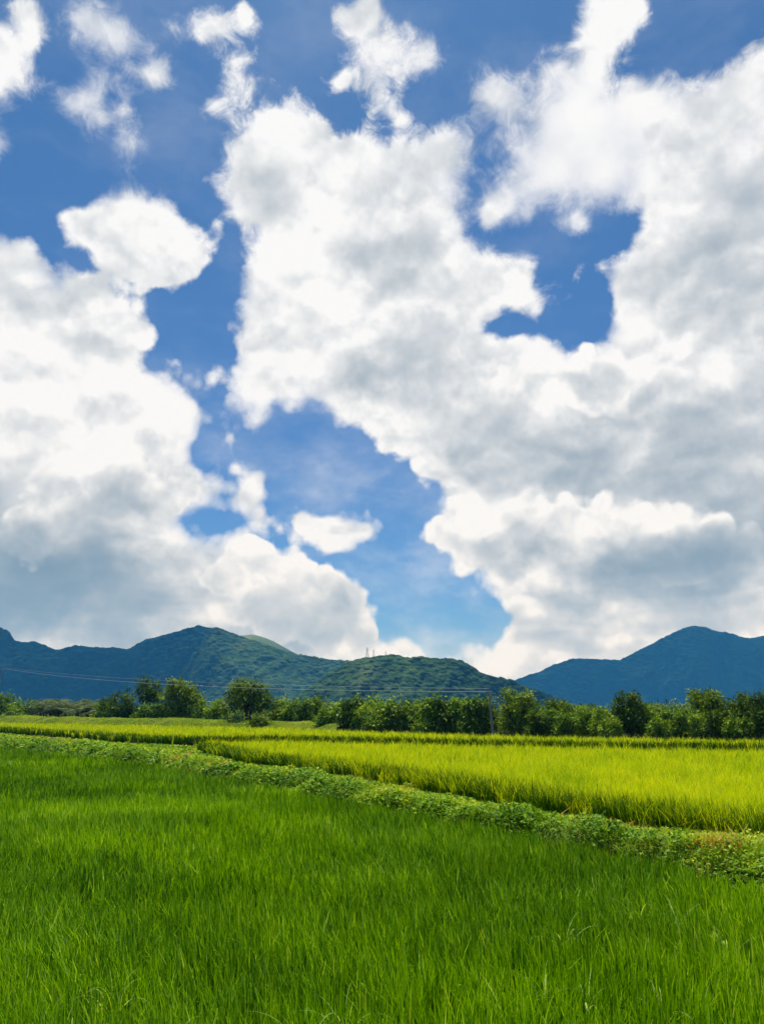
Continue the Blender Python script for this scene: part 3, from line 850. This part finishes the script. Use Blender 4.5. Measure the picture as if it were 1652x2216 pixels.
hill('hill', SPUR, 2080, [(300, 70), (400, 68), (470, 56), (540, 42), (600, 38), (680, 46), (760, 52)], M_FOREST, 520, 260, 13, 4.6, 'sunlit wooded green hill in front of the dark left ridge', seed=12)
hill('hill', SHOULDER, 2700, 34, M_MEADOW, 160, 70, 12, 2.5, 'pale grassy hill top showing behind the wooded hill', seed=22)
hill('hill', MIDDLE, 1250, [(600, 40), (700, 38), (880, 42), (950, 54), (1100, 62), (1260, 62)], M_FOREST, 560, 240, 10, 4.2, 'low wooded hill with pylons in the middle', seed=32)
hill('mountain', RIGHT, 3300, 69, M_SHADEDFOREST, 460, 110, 18, 5, 'dark blue pointed mountain at the right', seed=42)

# ---------------------------------------------------------------- the hazy air
me = bpy.data.meshes.new('haze')
x0, x1, y0, y1, z0, z1 = GX0-60, GX1+60, GY0-60, GY1+60, -1.0, 460.0
me.from_pydata([(x, y, z) for z in (z0, z1) for y in (y0, y1) for x in (x0, x1)], [],
               [(0, 2, 3, 1), (4, 5, 7, 6), (0, 1, 5, 4), (2, 6, 7, 3), (0, 4, 6, 2), (1, 3, 7, 5)])
m, g, out = new_mat('haze_air')
pv = g.node('ShaderNodeVolumePrincipled')
pv.inputs['Color'].default_value = (.06, .36, .84, 1)
pv.inputs['Density'].default_value = 1.5e-4
pv.inputs['Absorption Color'].default_value = (1, 1, 1, 1)
pv.inputs['Anisotropy'].default_value = 0.0
g.l.new(pv.outputs[0], out.inputs['Volume'])
m.cycles.homogeneous_volume = True
me.materials.append(m)
o = link('haze', me)
tag(o, 'thin blue haze over the valley', 'haze', kind='stuff')
# ---------------------------------------------------------------- trees and shrubs
M_TREE = leaf_mat('tree_leaf', [(0, (.025, .06, .006)), (.5, (.085, .165, .010)), (.85, (.30, .42, .025)), (1, (.44, .52, .05))], .20, .008, .45)
M_SHRUB = leaf_mat('shrub_leaf', [(0, (.05, .11, .01)), (.5, (.12, .235, .013)), (.85, (.35, .50, .03)), (1, (.50, .60, .06))], .22, .008, .45)
M_PALM = leaf_mat('palm_leaf', [(0, (.05, .085, .03)), (.5, (.11, .155, .06)), (1, (.24, .28, .15))], .28, .0, .4)
M_BARK = soil_mat('bark', (.05, .04, .03), (.11, .09, .07), 6.0)


def tube(pts, rad, sides=7):
    """tapered limb through points -> verts, quad faces"""
    pts = np.array(pts, float)
    V = []; F = []
    for i, (p, r) in enumerate(zip(pts, rad)):
        d = pts[min(i+1, len(pts)-1)]-pts[max(i-1, 0)]
        d /= np.linalg.norm(d)+1e-9
        a = np.cross(d, [0.3, 1, .1]); a /= np.linalg.norm(a)+1e-9
        b = np.cross(d, a)
        for k in range(sides):
            t = 2*np.pi*k/sides
            V.append(p+r*(a*np.cos(t)+b*np.sin(t)))
    for i in range(len(pts)-1):
        for k in range(sides):
            k2 = (k+1) % sides
            F.append((i*sides+k, i*sides+k2, (i+1)*sides+k2, (i+1)*sides+k))
    return np.array(V), np.array(F)


def tubes_mesh(name, tl, mat):
    Vs, Fs, o = [], [], 0
    for pts, rad in tl:
        V, F = tube(pts, rad)
        Vs.append(V); Fs.append(F+o); o += len(V)
    return mesh_np(name, np.concatenate(Vs), np.concatenate(Fs), mat, True)


def crown_parts(lobes, leaf, dens, droop=.35, inner=.35):
    """leaf sprays over the lobes (cx,cy,cz,rx,ry,rz); sprays buried deep in other lobes are dropped"""
    C = []; N = []
    Lb = np.array(lobes, float)
    for i, (cx, cy, cz, rx, ry, rz) in enumerate(lobes):
        area = 4*np.pi*((rx*ry)**1.6/3+(rx*rz)**1.6/3+(ry*rz)**1.6/3)**(1/1.6)
        n = max(12, int(area*dens))
        v = rng.normal(size=(n, 3)); v /= np.linalg.norm(v, axis=1, keepdims=True)
        lump = .80+.36*(fbm(np.arctan2(v[:, 1], v[:, 0])*2.2+i*7, v[:, 2]*2.4+i*3, 100+i, 3)-.25)
        r = np.where(rng.random(n) < inner, rng.uniform(.35, .85, n), rng.normal(1.0, .07, n))*lump
        p = v*r[:, None]*[rx, ry, rz]+[cx, cy, cz]
        keep = np.ones(n, bool)
        for j, (ax, ay, az, bx, by, bz) in enumerate(lobes):
            if j != i:
                q = ((p[:, 0]-ax)/bx)**2+((p[:, 1]-ay)/by)**2+((p[:, 2]-az)/bz)**2
                keep &= (q > .45) | (rng.random(n) < .18)
        C.append(p[keep]); N.append(v[keep])
    C = np.concatenate(C); N = np.concatenate(N)
    tuft = np.clip(rng.normal(.47, .22, len(C))+rng.uniform(-.14, .2)+.35*(fbm(C[:, 0]*1.3+40, C[:, 2]*1.3+C[:, 1], 131, 3)-.5), 0, 1)
    k = 7
    ci = np.repeat(np.arange(len(C)), k)
    n = len(ci)
    off = rng.normal(0, leaf*.75, (n, 3))
    p = C[ci]+off
    d = off/(np.linalg.norm(off, axis=1, keepdims=True)+1e-6)+N[ci]*.5
    d[:, 2] -= droop
    nv = N[ci]*.7+rng.normal(0, .55, (n, 3))+[0, 0, .85]
    L = leaf*rng.uniform(.7, 1.4, n)
    T = np.clip(tuft[ci]+rng.normal(0, .09, n), 0, 1)
    return leaves(p, d, nv, L, L*rng.uniform(.38, .55, n), T)


def woody(name, loc, lobes, trunk, leaf, dens, mat, label, cat, group, droop=.35, stems=1, lean=0.0):
    """a tree: Empty at its base, a trunk with limbs reaching into the lobes, and the crown"""
    e = empty(name, loc)
    tag(e, label, cat, group)
    top = max(l[2] for l in lobes)
    tl = []
    for s in range(stems):
        bx = (s-(stems-1)/2)*.5
        fx = bx+lean+rng.uniform(-.1, .1)
        h = max(trunk[0], .5)
        fork = np.array([fx*1.5, 0, h])
        tl.append(([(bx, 0, -.1), (bx*1.1, .02, h*.35), (fx*1.25, 0, h*.7), tuple(fork)], [trunk[1]*1.35, trunk[1], trunk[1]*.85, trunk[1]*.7]))
        for i, (cx, cy, cz, rx, ry, rz) in enumerate(lobes):
            if stems > 1 and i % stems != s: continue
            mid = fork*.45+np.array([cx, cy, cz])*.55+rng.normal(0, .12, 3)
            end = np.array([cx, cy, cz+rz*.35])
            tl.append(([tuple(fork-[0, 0, .1]), tuple(mid), tuple(end)], [trunk[1]*.6, trunk[1]*.36, trunk[1]*.1]))
            for b in range(3):
                a = rng.uniform(0, 6.28)
                tip = np.array([cx+math.cos(a)*rx*.7, cy+math.sin(a)*ry*.7, cz+rng.uniform(-.1, .6)*rz])
                tl.append(([tuple(mid), tuple((mid+tip)/2+[0, 0, .1]), tuple(tip)], [trunk[1]*.28, trunk[1]*.18, trunk[1]*.05]))
    link('trunk', tubes_mesh('trunk', tl, M_BARK), e)
    leaf_obj('crown', [crown_parts(lobes, leaf, dens, droop)], mat, e)
    return e


def lobes_for(w, z0, z1, n, seed, depth=.75, topw=.75, low=False):
    """lobes filling a crown w wide between heights z0 and z1"""
    r = np.random.default_rng(seed)
    H = z1-z0
    L = [(0, 0, z0+H*.47, w*.30, w*.30*depth, H*.40)]
    n = int(n*1.7)
    for k in range(n):
        a = 2*np.pi*(k/n)+r.uniform(-.4, .4)
        zz = r.uniform(.16, .90)
        spread = (1-abs(zz-.45)*.85)*w*.40*(topw if zz > .6 else 1)
        q = r.uniform(.11, .20)
        L.append((math.cos(a)*spread, math.sin(a)*spread*depth, z0+H*zz, w*q, w*q*.9, min(H*.27, w*q*r.uniform(.75, 1.05))))
    if low:                                    # foliage down to the ground
        for k in range(3):
            L.append(((k-1)*w*.28, r.uniform(-.1, .1)*w, z0+H*.2, w*.22, w*.2, H*.24))
    return L


def line_y(x):
    """distance at which the tree belt stands for a measured picture column"""
    return float(np.interp(x, [-60, 0, 315, 606, 679, 779, 1125, 1652, 1760], [190, 180, 150, 126, 117, 99, 78.5, 68, 66]))


def plant(x, yt, w_px, yb=None, dy=0.0, z0=.12, n=7, seed=1, kind='tree', label='', leaf=None, dens=None, mat=None, stems=1, droop=.35, topw=.75, lean=0.0, name=None, group=None, base=0.0, depth=.8):
    """tree whose top shows at (x, yt), w_px wide in measured pixels"""
    Y = line_y(x)+dy
    top = at_y(x, yt, Y)
    w = w_px/VH/FLEN*Y
    hgt = top.z-base
    pxm = Y/759.0
    leaf = (leaf or 2.7)*pxm
    dens = (dens or 1.15)*.42/(leaf*leaf)
    return woody(name or ('tree' if kind == 'tree' else 'shrub'), (top.x, Y, base), lobes_for(w, hgt*z0, hgt*.93, n, seed, depth, topw, z0 < .12), (hgt*max(z0, .12)+.3, .035*hgt), leaf, dens,
                 mat or (M_TREE if kind == 'tree' else M_SHRUB), label, kind, group or ('trees behind the yellow fields' if kind == 'tree' else 'shrubs along the field edge'), droop, stems, lean)


T = 'tree'; H = 'shrub'
# left: beyond the grassy bank
plant(8, 1497, 62, n=7, seed=101, kind=H, z0=.02, label='round light green shrub at the left edge of the photo, left of the grey palms', base=.2)
plant(48, 1501, 60, n=6, seed=102, kind=H, z0=.02, label='light green shrub beside the grey palms, second from the left edge', base=.2, dy=-2)
plant(34, 1524, 50, n=5, seed=103, kind=H, z0=.02, dy=-7, label='small yellow green bush in front of the two leftmost shrubs', base=.2)
plant(226, 1518, 44, n=5, seed=104, kind=H, z0=.02, dy=-6, label='small pale bush between the grey palms and the slanting dark shrub', base=.4)
plant(240, 1494, 58, n=6, seed=105, kind=T, z0=.02, dy=-3, label='dark shrubby tree sloping up from the grey palms', base=.3)
plant(279, 1478, 62, n=8, seed=106, kind=T, z0=.03, dy=-4, label='dense round dark tree left of the tall narrow one, hollow with shade below', base=.3)
plant(326, 1458, 54, n=8, seed=107, kind=T, z0=.38, dy=4, label='tall narrow tree with a round head, tallest of the left group', base=.3, topw=.95)
plant(344, 1512, 44, n=5, seed=108, kind=H, z0=.02, dy=-4, label='bright bush at the foot of the tall narrow tree', base=.5)
plant(310, 1524, 40, n=5, seed=109, kind=H, z0=.02, dy=-8, label='low bush beside the dark hollow of the dense round tree', base=.5)
plant(395, 1464, 84, n=10, seed=110, kind=T, z0=.06, dy=0, label='broad dark tree with drooping crown between the tall narrow tree and the open bushes', base=.3, topw=.9)
plant(446, 1508, 44, n=6, seed=111, kind=H, z0=.02, dy=2, label='pale loose bush right of the broad drooping tree', base=.5)
plant(474, 1505, 40, n=6, seed=112, kind=H, z0=.02, dy=5, label='tall loose bush close to the two stemmed tree', base=.5)
plant(462, 1526, 46, n=5, seed=113, kind=H, z0=.02, dy=-4, label='low bright bush in front of the loose bushes left of the two stemmed tree', base=.8)
plant(541, 1464, 106, n=11, seed=114, kind=T, z0=.30, dy=-2, stems=2, label='spreading dark tree on two bare stems with light showing beneath', base=.5, topw=.9)
plant(561, 1550, 44, n=5, seed=115, kind=H, z0=.02, dy=-11, mat=M_TREE, label='small dark shrub on the grass under the two stemmed tree', base=.4)
# centre: light bushes on the grass slope, then the dark thicket
plant(606, 1505, 50, n=6, seed=116, kind=H, z0=.02, dy=4, label='light green bush just right of the two stemmed tree', base=.5)
plant(636, 1512, 46, n=6, seed=117, kind=H, z0=.02, dy=0, label='low light bush on the grass slope, second right of the two stemmed tree', base=.7)
plant(664, 1507, 52, n=7, seed=118, kind=H, z0=.02, dy=2, label='medium bush with a feathery top above the end of the grass slope', base=.4)
plant(684, 1500, 44, n=6, seed=119, kind=T, z0=.08, dy=7, label='darker tree behind the bushes at the end of the grass slope', base=.2)
plant(706, 1516, 44, n=6, seed=120, kind=H, z0=.02, dy=-3, label='rounded bush where the grass slope meets the dark thicket', base=.3)
tx = [(733, 1505, 60), (766, 1500, 58), (802, 1503, 60), (836, 1506, 56), (868, 1501, 60), (902, 1504, 58), (934, 1501, 54), (962, 1506, 56), (992, 1502, 54), (1020, 1506, 52), (1046, 1503, 46)]
tl_ = ['first tall bush of the dark thicket, next to the grass slope', 'dark thicket bush with a raised pointed top, second from the grass slope', 'wide leafy bush in the dark thicket, third from the grass slope',
       'thicket bush below the highest crest of the wooded pylon hill', 'tall thicket bush right of the hill crest, fifth from the grass slope', 'thicket bush halfway between the grass slope and the pole',
       'leafy thicket bush, fifth to the left of the concrete pole', 'lower thicket bush, fourth to the left of the concrete pole', 'thicket bush with a bright top, third to the left of the concrete pole',
       'thicket bush, second to the left of the concrete pole', 'narrow thicket bush just behind the concrete pole']
for i, ((x, y, w), lb) in enumerate(zip(tx, tl_)):
    plant(x, y+3, w*1.12, n=8, seed=130+i, kind=H, z0=.06, dy=1.5+(i % 3)*1.6, leaf=3.6, mat=M_TREE if i % 3 == 1 else M_SHRUB, label=lb, group='bushes of the dark thicket', droop=.6, base=.1, dens=1.2)
plant(806, 1543, 40, n=4, seed=143, kind=H, z0=.02, dy=-2, label='low bush poking out of the shade at the foot of the thicket', base=.1)
plant(908, 1548, 36, n=4, seed=144, kind=H, z0=.02, dy=-1.5, label='pale low bush lit in the shade under the middle of the thicket', base=.1)
# right of the pole
plant(1118, 1486, 86, n=10, seed=150, kind=T, z0=.06, dy=2, label='tall dark tree right of the concrete pole with black shade below', base=.1, topw=.95)
plant(1160, 1530, 50, n=6, seed=151, kind=T, z0=.04, dy=0, label='lower dark tree leaning on the tall dark tree right of the pole', base=.1)
plant(1205, 1500, 70, n=8, seed=152, kind=T, z0=.1, dy=7, label='rounded tree with a flat green top standing behind the light bushes', base=.1)
plant(1186, 1526, 52, n=6, seed=153, kind=H, z0=.02, dy=1, label='bright bush in front of the flat topped tree', base=.1)
plant(1224, 1531, 56, n=7, seed=154, kind=H, z0=.02, dy=0, label='wide sunlit bush, second right of the tall dark tree', base=.1)
plant(1262, 1520, 50, n=7, seed=155, kind=H, z0=.03, dy=2, label='taller bush with a pointed top below the saddle of the right mountain', base=.1)
plant(1296, 1519, 48, n=7, seed=156, kind=H, z0=.03, dy=1, label='ragged bush leaning right, beside the round headed tree', base=.1)
plant(1318, 1545, 46, n=6, seed=157, kind=H, z0=.02, dy=-1, label='low bush in front of the round headed tree', base=.1)
plant(1355, 1488, 74, n=10, seed=158, kind=T, z0=.1, dy=1, label='round headed tree standing alone above the bushes, dark on its right side', base=.1, topw=1.0)
plant(1404, 1518, 46, n=6, seed=159, kind=H, z0=.03, dy=1.5, label='pale bush just right of the round headed tree', base=.1)
plant(1446, 1522, 48, n=6, seed=160, kind=H, z0=.03, dy=2, label='pale bush below the small dark palm', base=.1)
plant(1420, 1548, 50, n=6, seed=161, kind=H, z0=.02, dy=-1, label='low spreading bush under the small dark palm', base=.1)
plant(1466, 1530, 60, n=8, seed=162, kind=H, z0=.03, dy=0, label='yellow green bush left of the tree with the lit round top', base=.1)
plant(1523, 1482, 76, n=9, seed=163, kind=T, z0=.28, dy=2, label='tree with a lit round top rising under the peak of the right mountain', base=.1, topw=1.0)
plant(1508, 1540, 52, n=7, seed=164, kind=H, z0=.03, dy=-.5, label='bush at the foot of the tree with the lit round top', base=.1)
plant(1542, 1530, 50, n=7, seed=165, kind=T, z0=.04, dy=-.5, label='dark bushy tree before the tree with the lit round top', base=.1)
plant(1592, 1487, 84, n=10, seed=166, kind=T, z0=.1, dy=2.5, label='wide tree second from the right edge of the photo', base=.1)
plant(1580, 1532, 50, n=6, seed=167, kind=H, z0=.03, dy=-1, label='leafy bush in front of the wide tree near the right edge', base=.1)
plant(1652, 1493, 84, n=10, seed=168, kind=T, z0=.05, dy=0, label='dark tree at the right edge of the photo in deep shade', base=.1)
plant(1612, 1550, 44, n=5, seed=169, kind=H, z0=.02, dy=-1, label='small bush in the shade beside the rightmost dark tree', base=.1)
plant(1730, 1480, 100, n=9, seed=170, kind=T, z0=.05, dy=1, label='tall tree just past the right edge of the photo', base=.1)


# ---------------------------------------------------------------- palms
def frond_parts(n, L, rise, seed, wl=.09, arc=.9):
    """feather fronds round a bud: leaflets down both sides of an arching rib"""
    r = np.random.default_rng(seed)
    out = []
    for i in range(n):
        a = 2*np.pi*i/n+r.uniform(-.3, .3)
        el = r.uniform(.35, 1.35)
        m = 14
        t = np.linspace(.12, 1, m)
        ca, sa = math.cos(a), math.sin(a)
        hr = L*(np.sin(el+0)*0+np.cos(el)*t+.28*arc*t*t)
        vz = L*(np.sin(el)*t-.62*arc*t*t)
        c = np.c_[ca*hr, sa*hr, rise+vz]
        tan = np.gradient(c, axis=0); tan /= np.linalg.norm(tan, axis=1, keepdims=True)
        side = np.array([-sa, ca, 0.0])
        for sgn in (-1, 1):
            d = tan*.55+side*sgn*.9; d[:, 2] -= .35
            ll = L*.34*np.sin(np.pi*np.clip(t*.9+.08, 0, 1))**.6
            d /= np.linalg.norm(d, axis=1, keepdims=True)
            out.append(leaves(c+d*ll[:, None]*.5, d, np.tile([ca*.3, sa*.3, 1.0], (m, 1)), ll, np.full(m, wl*L*.55), np.clip(r.normal(.5, .2, m), 0, 1)))
    return out


def palm_proto(name, h, L, n, seed, label, cat, group, mat, tr=.07):
    e = empty(name, (0, 0, 0))
    tag(e, label, cat, group)
    link('trunk', tubes_mesh('trunk', [([(0, 0, -.1), (.02, 0, h*.5), (.0, .02, h)], [tr*1.3, tr, tr*.8])], M_BARK), e)
    leaf_obj('crown', frond_parts(n, L, h, seed), mat, e)
    return e


def copy_tree(o):
    c = o.copy(); COL.objects.link(c)
    for ch in list(o.children):
        d = ch.copy(); COL.objects.link(d); d.parent = c
    return c


protos = [palm_proto('palm', 1.1+.25*k, 1.9+.15*k, 11, 200+k, 'dull grey green young palm in the row beyond the grassy bank at the left', 'palm', 'grey green palms beyond the left bank', M_PALM) for k in range(3)]
spots = []
for row in range(3):
    for k in range(13):
        px = 76+k*10.6+rng.uniform(-3, 3)+row*3
        if row == 0 and 150 < px < 165: continue
        spots.append((px, line_y(px)+2+row*6+rng.uniform(-1.5, 1.5), row))
used = set()
for i, (px, Y, row) in enumerate(spots):
    p = at_y(px, 1540, Y)
    o = protos[i] if i < 3 else copy_tree(protos[i % 3])
    o.location = (p.x, Y, .35)
    o.rotation_euler = (0, 0, rng.uniform(0, 6.28))
    s = rng.uniform(1.5, 2.0)
    o.scale = (s, s, s*rng.uniform(.9, 1.2))
Y = line_y(1427)+6
p = at_y(1425, 1531, Y)
e = palm_proto('palm', p.z, 1.05, 13, 230, 'small dark palm standing above the pale bushes under the right mountain', 'palm', None, M_TREE, .08)
e.location = (p.x, Y, 0)

# loose belt of more trees farther back, seen only as a green mass between the nearer crowns
lob = []
for k in range(150):
    px = rng.uniform(-150, 1800)
    Y = line_y(np.clip(px, -60, 1760))*rng.uniform(1.35, 2.0)+10
    p = at_y(px, 1530, Y)
    r = rng.uniform(2.0, 3.2)
    lob.append((p.x, Y, r*.5, r*1.4, r, r*.85) if px > 700 else (p.x, Y, r*.5, r*1.4, r, r*.8))
pt = []
for l in lob:
    lf = l[1]/759*2.8
    pt.append(crown_parts([l], lf, .42/(lf*lf), .3))
o = leaf_obj('far_wood', pt, M_TREE)
tag(o, 'low wood farther back showing between the nearer trees', 'wood', kind='stuff')
# ---------------------------------------------------------------- poles, wires and pylons
def plain_mat(name, col, rough=.6, metal=0.0, scale=8.0, var=.25):
    m, g, out = new_mat(name)
    p = g.node('ShaderNodeBsdfPrincipled')
    co = g.node('ShaderNodeTexCoord').outputs['Object']
    n = g.noise(co, scale, 5, .6)
    a = tuple(c*(1-var) for c in col); b = tuple(min(1, c*(1+var)) for c in col)
    g.put(p.inputs['Base Color'], g.mix(n, a, b))
    p.inputs['Roughness'].default_value = rough
    p.inputs['Metallic'].default_value = metal
    g.l.new(p.outputs[0], out.inputs[0])
    return m


M_CONC = plain_mat('pole_concrete', (.27, .27, .24), .8)
M_STEEL = plain_mat('pylon_steel', (.20, .22, .23), .6, .2)
M_WIRE = plain_mat('wire_metal', (.45, .47, .47), .45, .2)
M_INS = plain_mat('insulator_ceramic', (.10, .07, .06), .3)


def pole(loc, top, lean, label, h_arm):
    """round tapering concrete pole with a cross arm and pin insulators; returns the wire points"""
    e = empty('utility_pole', loc)
    tag(e, label, 'pole')
    h = top
    lx, ly = lean
    link('shaft', tubes_mesh('shaft', [([(0, 0, -.3), (lx*.5, ly*.5, h*.5), (lx, ly, h)], [.13, .105, .08])], M_CONC), e)
    ux, uy = .55, .84
    az = h-.28
    c = np.array([lx*az/h, ly*az/h, az])
    a0, a1 = c-[ux*.5, uy*.5, 0], c+[ux*.5, uy*.5, 0]
    arm = link('cross_arm', tubes_mesh('cross_arm', [([tuple(a0), tuple(c), tuple(a1)], [.05, .05, .05]), ([tuple(c-[0, 0, .5]), tuple((a1+c)/2)], [.025, .025]), ([tuple(c-[0, 0, .5]), tuple((a0+c)/2)], [.025, .025])], M_STEEL), e)
    pts = []
    for q in (a0, a1, c+[0, 0, .28]):
        link('insulator', tubes_mesh('insulator', [([tuple(q), tuple(q+[0, 0, .06]), tuple(q+[0, 0, .09]), tuple(q+[0, 0, .17]), tuple(q+[0, 0, .2])], [.03, .03, .06, .055, .02])], M_INS), e)
        pts.append(np.array(loc)+q+[0, 0, .2])
    return pts


YR = 76.5
pr = at_y(1060, 1494, YR)
wr = pole((pr.x-.12+.25, YR, .1), pr.z-.1, (-.25, 0), 'slim grey concrete pole standing in front of the dark thicket', 0)
YL = 172.0
pl = at_y(7, 1446, YL)
wl = pole((pl.x-1.2, YL, .1), pl.z-.1, (1.2, 0), 'leaning grey pole at the left edge of the photo behind the shrubs', 0)


def wire(a, b, sag, label, r=.03):
    t = np.linspace(0, 1, 41)
    P = a[None]*(1-t)[:, None]+b[None]*t[:, None]
    P[:, 2] -= sag*4*t*(1-t)
    o = link('power_line', tubes_mesh('power_line', [([tuple(p) for p in P], [r]*41)], M_WIRE))
    tag(o, label, 'wire', 'power lines between the two poles')


wire(wl[1], wr[1], 1.2, 'lower pale power line strung from the leaning pole to the concrete pole', .019)
wire(wl[2], wr[2], .9, 'upper thin power line strung from the leaning pole to the concrete pole', .011)


def pylon(loc, h, w, label, arms=3):
    """lattice transmission tower: four tapering corner legs, braces, cross arms"""
    e = empty('pylon', loc, .35)
    tag(e, label, 'pylon', 'pylons on the wooded hill')
    r = h*.0048

    def half(z): return w*.5*((1-z/h)**1.25*.86+.14*(1-z/h*.75))
    nb = 9
    lv = [h*(1-(1-k/nb)**1.25) for k in range(nb+1)]
    for sx, sy in ((-1, -1), (1, -1), (1, 1), (-1, 1)):
        link('leg', tubes_mesh('leg', [([(sx*half(z), sy*half(z), z-1.5 if z == 0 else z) for z in lv], [r]*len(lv))], M_STEEL), e)
    br = []
    for za, zb in zip(lv[:-1], lv[1:]):
        a, b = half(za), half(zb)
        for (p, q), (s, t) in (((-1, -1), (1, -1)), ((1, -1), (1, 1)), ((1, 1), (-1, 1)), ((-1, 1), (-1, -1))):
            br.append(([(p*a, q*a, za), (s*b, t*b, zb)], [r*.6]*2))
            br.append(([(s*a, t*a, za), (p*b, q*b, zb)], [r*.6]*2))
            br.append(([(p*b, q*b, zb), (s*b, t*b, zb)], [r*.6]*2))
    link('bracing', tubes_mesh('bracing', br, M_STEEL), e)
    for k in range(arms):
        z = h*(.93-.15*k); L = w*(.50+.10*(k == 1))
        link('cross_arm', tubes_mesh('cross_arm', [([(-L, 0, z), (0, 0, z+h*.025), (L, 0, z)], [r*.7]*3), ([(-L, 0, z), (0, 0, z-h*.015), (L, 0, z)], [r*.7]*3)], M_STEEL), e)
    return e


for x, yt, yb, Y, lb in ((794, 1400, 1424, 1262, 'tallest pylon on the wooded hill, leftmost of three on its crest'), (808, 1404.5, 1421, 1275, 'middle pylon of three on the wooded hill crest'),
                         (834, 1407.5, 1419, 1275, 'smallest and faintest pylon, rightmost of three on the wooded hill crest')):
    a, b = at_y(x, yt, Y), at_y(x, yb, Y)
    pylon((b.x, Y, b.z), a.z-b.z, (a.z-b.z)*.36, lb)

# ---------------------------------------------------------------- single weeds standing out of the green rice
wl_ = [((1377, 1931), 'star shaped pale weed with spreading blades in the green rice, upper right'), ((1170, 2084), 'tall pale weed with one upright blade, lower right of centre'), ((1261, 2116), 'pale weed with two hooked blades right of the tall upright one'),
       ((1423, 2124), 'pale arching weed in the lower right of the green rice'), ((747, 2138), 'pale weed with one long arching blade at the bottom centre'), ((368, 2190), 'looped pale weed at the bottom edge left of centre'),
       ((156, 2185), 'sprawling pale weed in the bottom left corner'), ((250, 2100), 'thin forked weed above the bottom left corner'), ((660, 2175), 'single curved pale blade at the bottom edge near the centre'),
       ((1461, 1951), 'small pale weed right of the star shaped one'), ((1565, 1998), 'pale upright weed near the right edge of the green rice'), ((1215, 1990), 'pale weed arching left in the middle right of the green rice')]
M_WEEDBLADE = leaf_mat('weed_blade', [(0, (.16, .33, .03)), (.5, (.28, .45, .07)), (1, (.46, .58, .18))], .5, .0, .45)
for i, ((x, y), lb) in enumerate(wl_):
    p = on_z(x, y, .56)
    r = np.random.default_rng(300+i)
    n = 5+i % 3
    yaw = r.uniform(0, 2*np.pi, n)
    V, F, T = blades(np.c_[r.normal(0, .015, (n, 2)), np.zeros(n)], r.uniform(.66, .84, n), r.uniform(.015, .023, n), yaw, r.uniform(.3, .75, n), r.uniform(.28, .55, n), 9, r.uniform(.5, 1, n))
    o = link('weed', mesh_np('weed', V, F, M_WEEDBLADE, False, {'tint': ('POINT', T)}))
    o.location = (p.x, p.y, 0)
    tag(o, lb, 'weed', 'weeds in the green rice')

# darker leafy weeds sitting on the bund
for i, (x, y, rr, lb) in enumerate(((288, 1633, .55, 'dark leafy weed bush on the bund at the left'), (790, 1716, .34, 'dark leafy weed bush on the bund near the middle'), (1535, 1848, .3, 'dark green weed bush on the bund near the right edge'))):
    p = on_z(x, y, .5)
    d = math.hypot(p.x, p.y)
    lf = max(.06, .0026*d)
    e = empty('weed_bush', (p.x, p.y, .38)); tag(e, lb, 'weed bush')
    link('stem', tubes_mesh('stem', [([(0, 0, -.05), (.02, 0, rr*.3), (a*rr*.5, b*rr*.4, rr*.7)], [.012, .01, .005]) for a, b in ((1, 0), (-.8, .5), (.2, -1), (-.3, .9))], M_BARK), e)
    leaf_obj('foliage', [crown_parts([(0, 0, rr*.42, rr, rr*.8, rr*.5), (rr*.5, 0, rr*.35, rr*.5, rr*.5, rr*.4), (-rr*.5, .1, rr*.3, rr*.55, rr*.5, rr*.38)], lf, .20/(lf*lf), .3)], M_SHRUB, e)
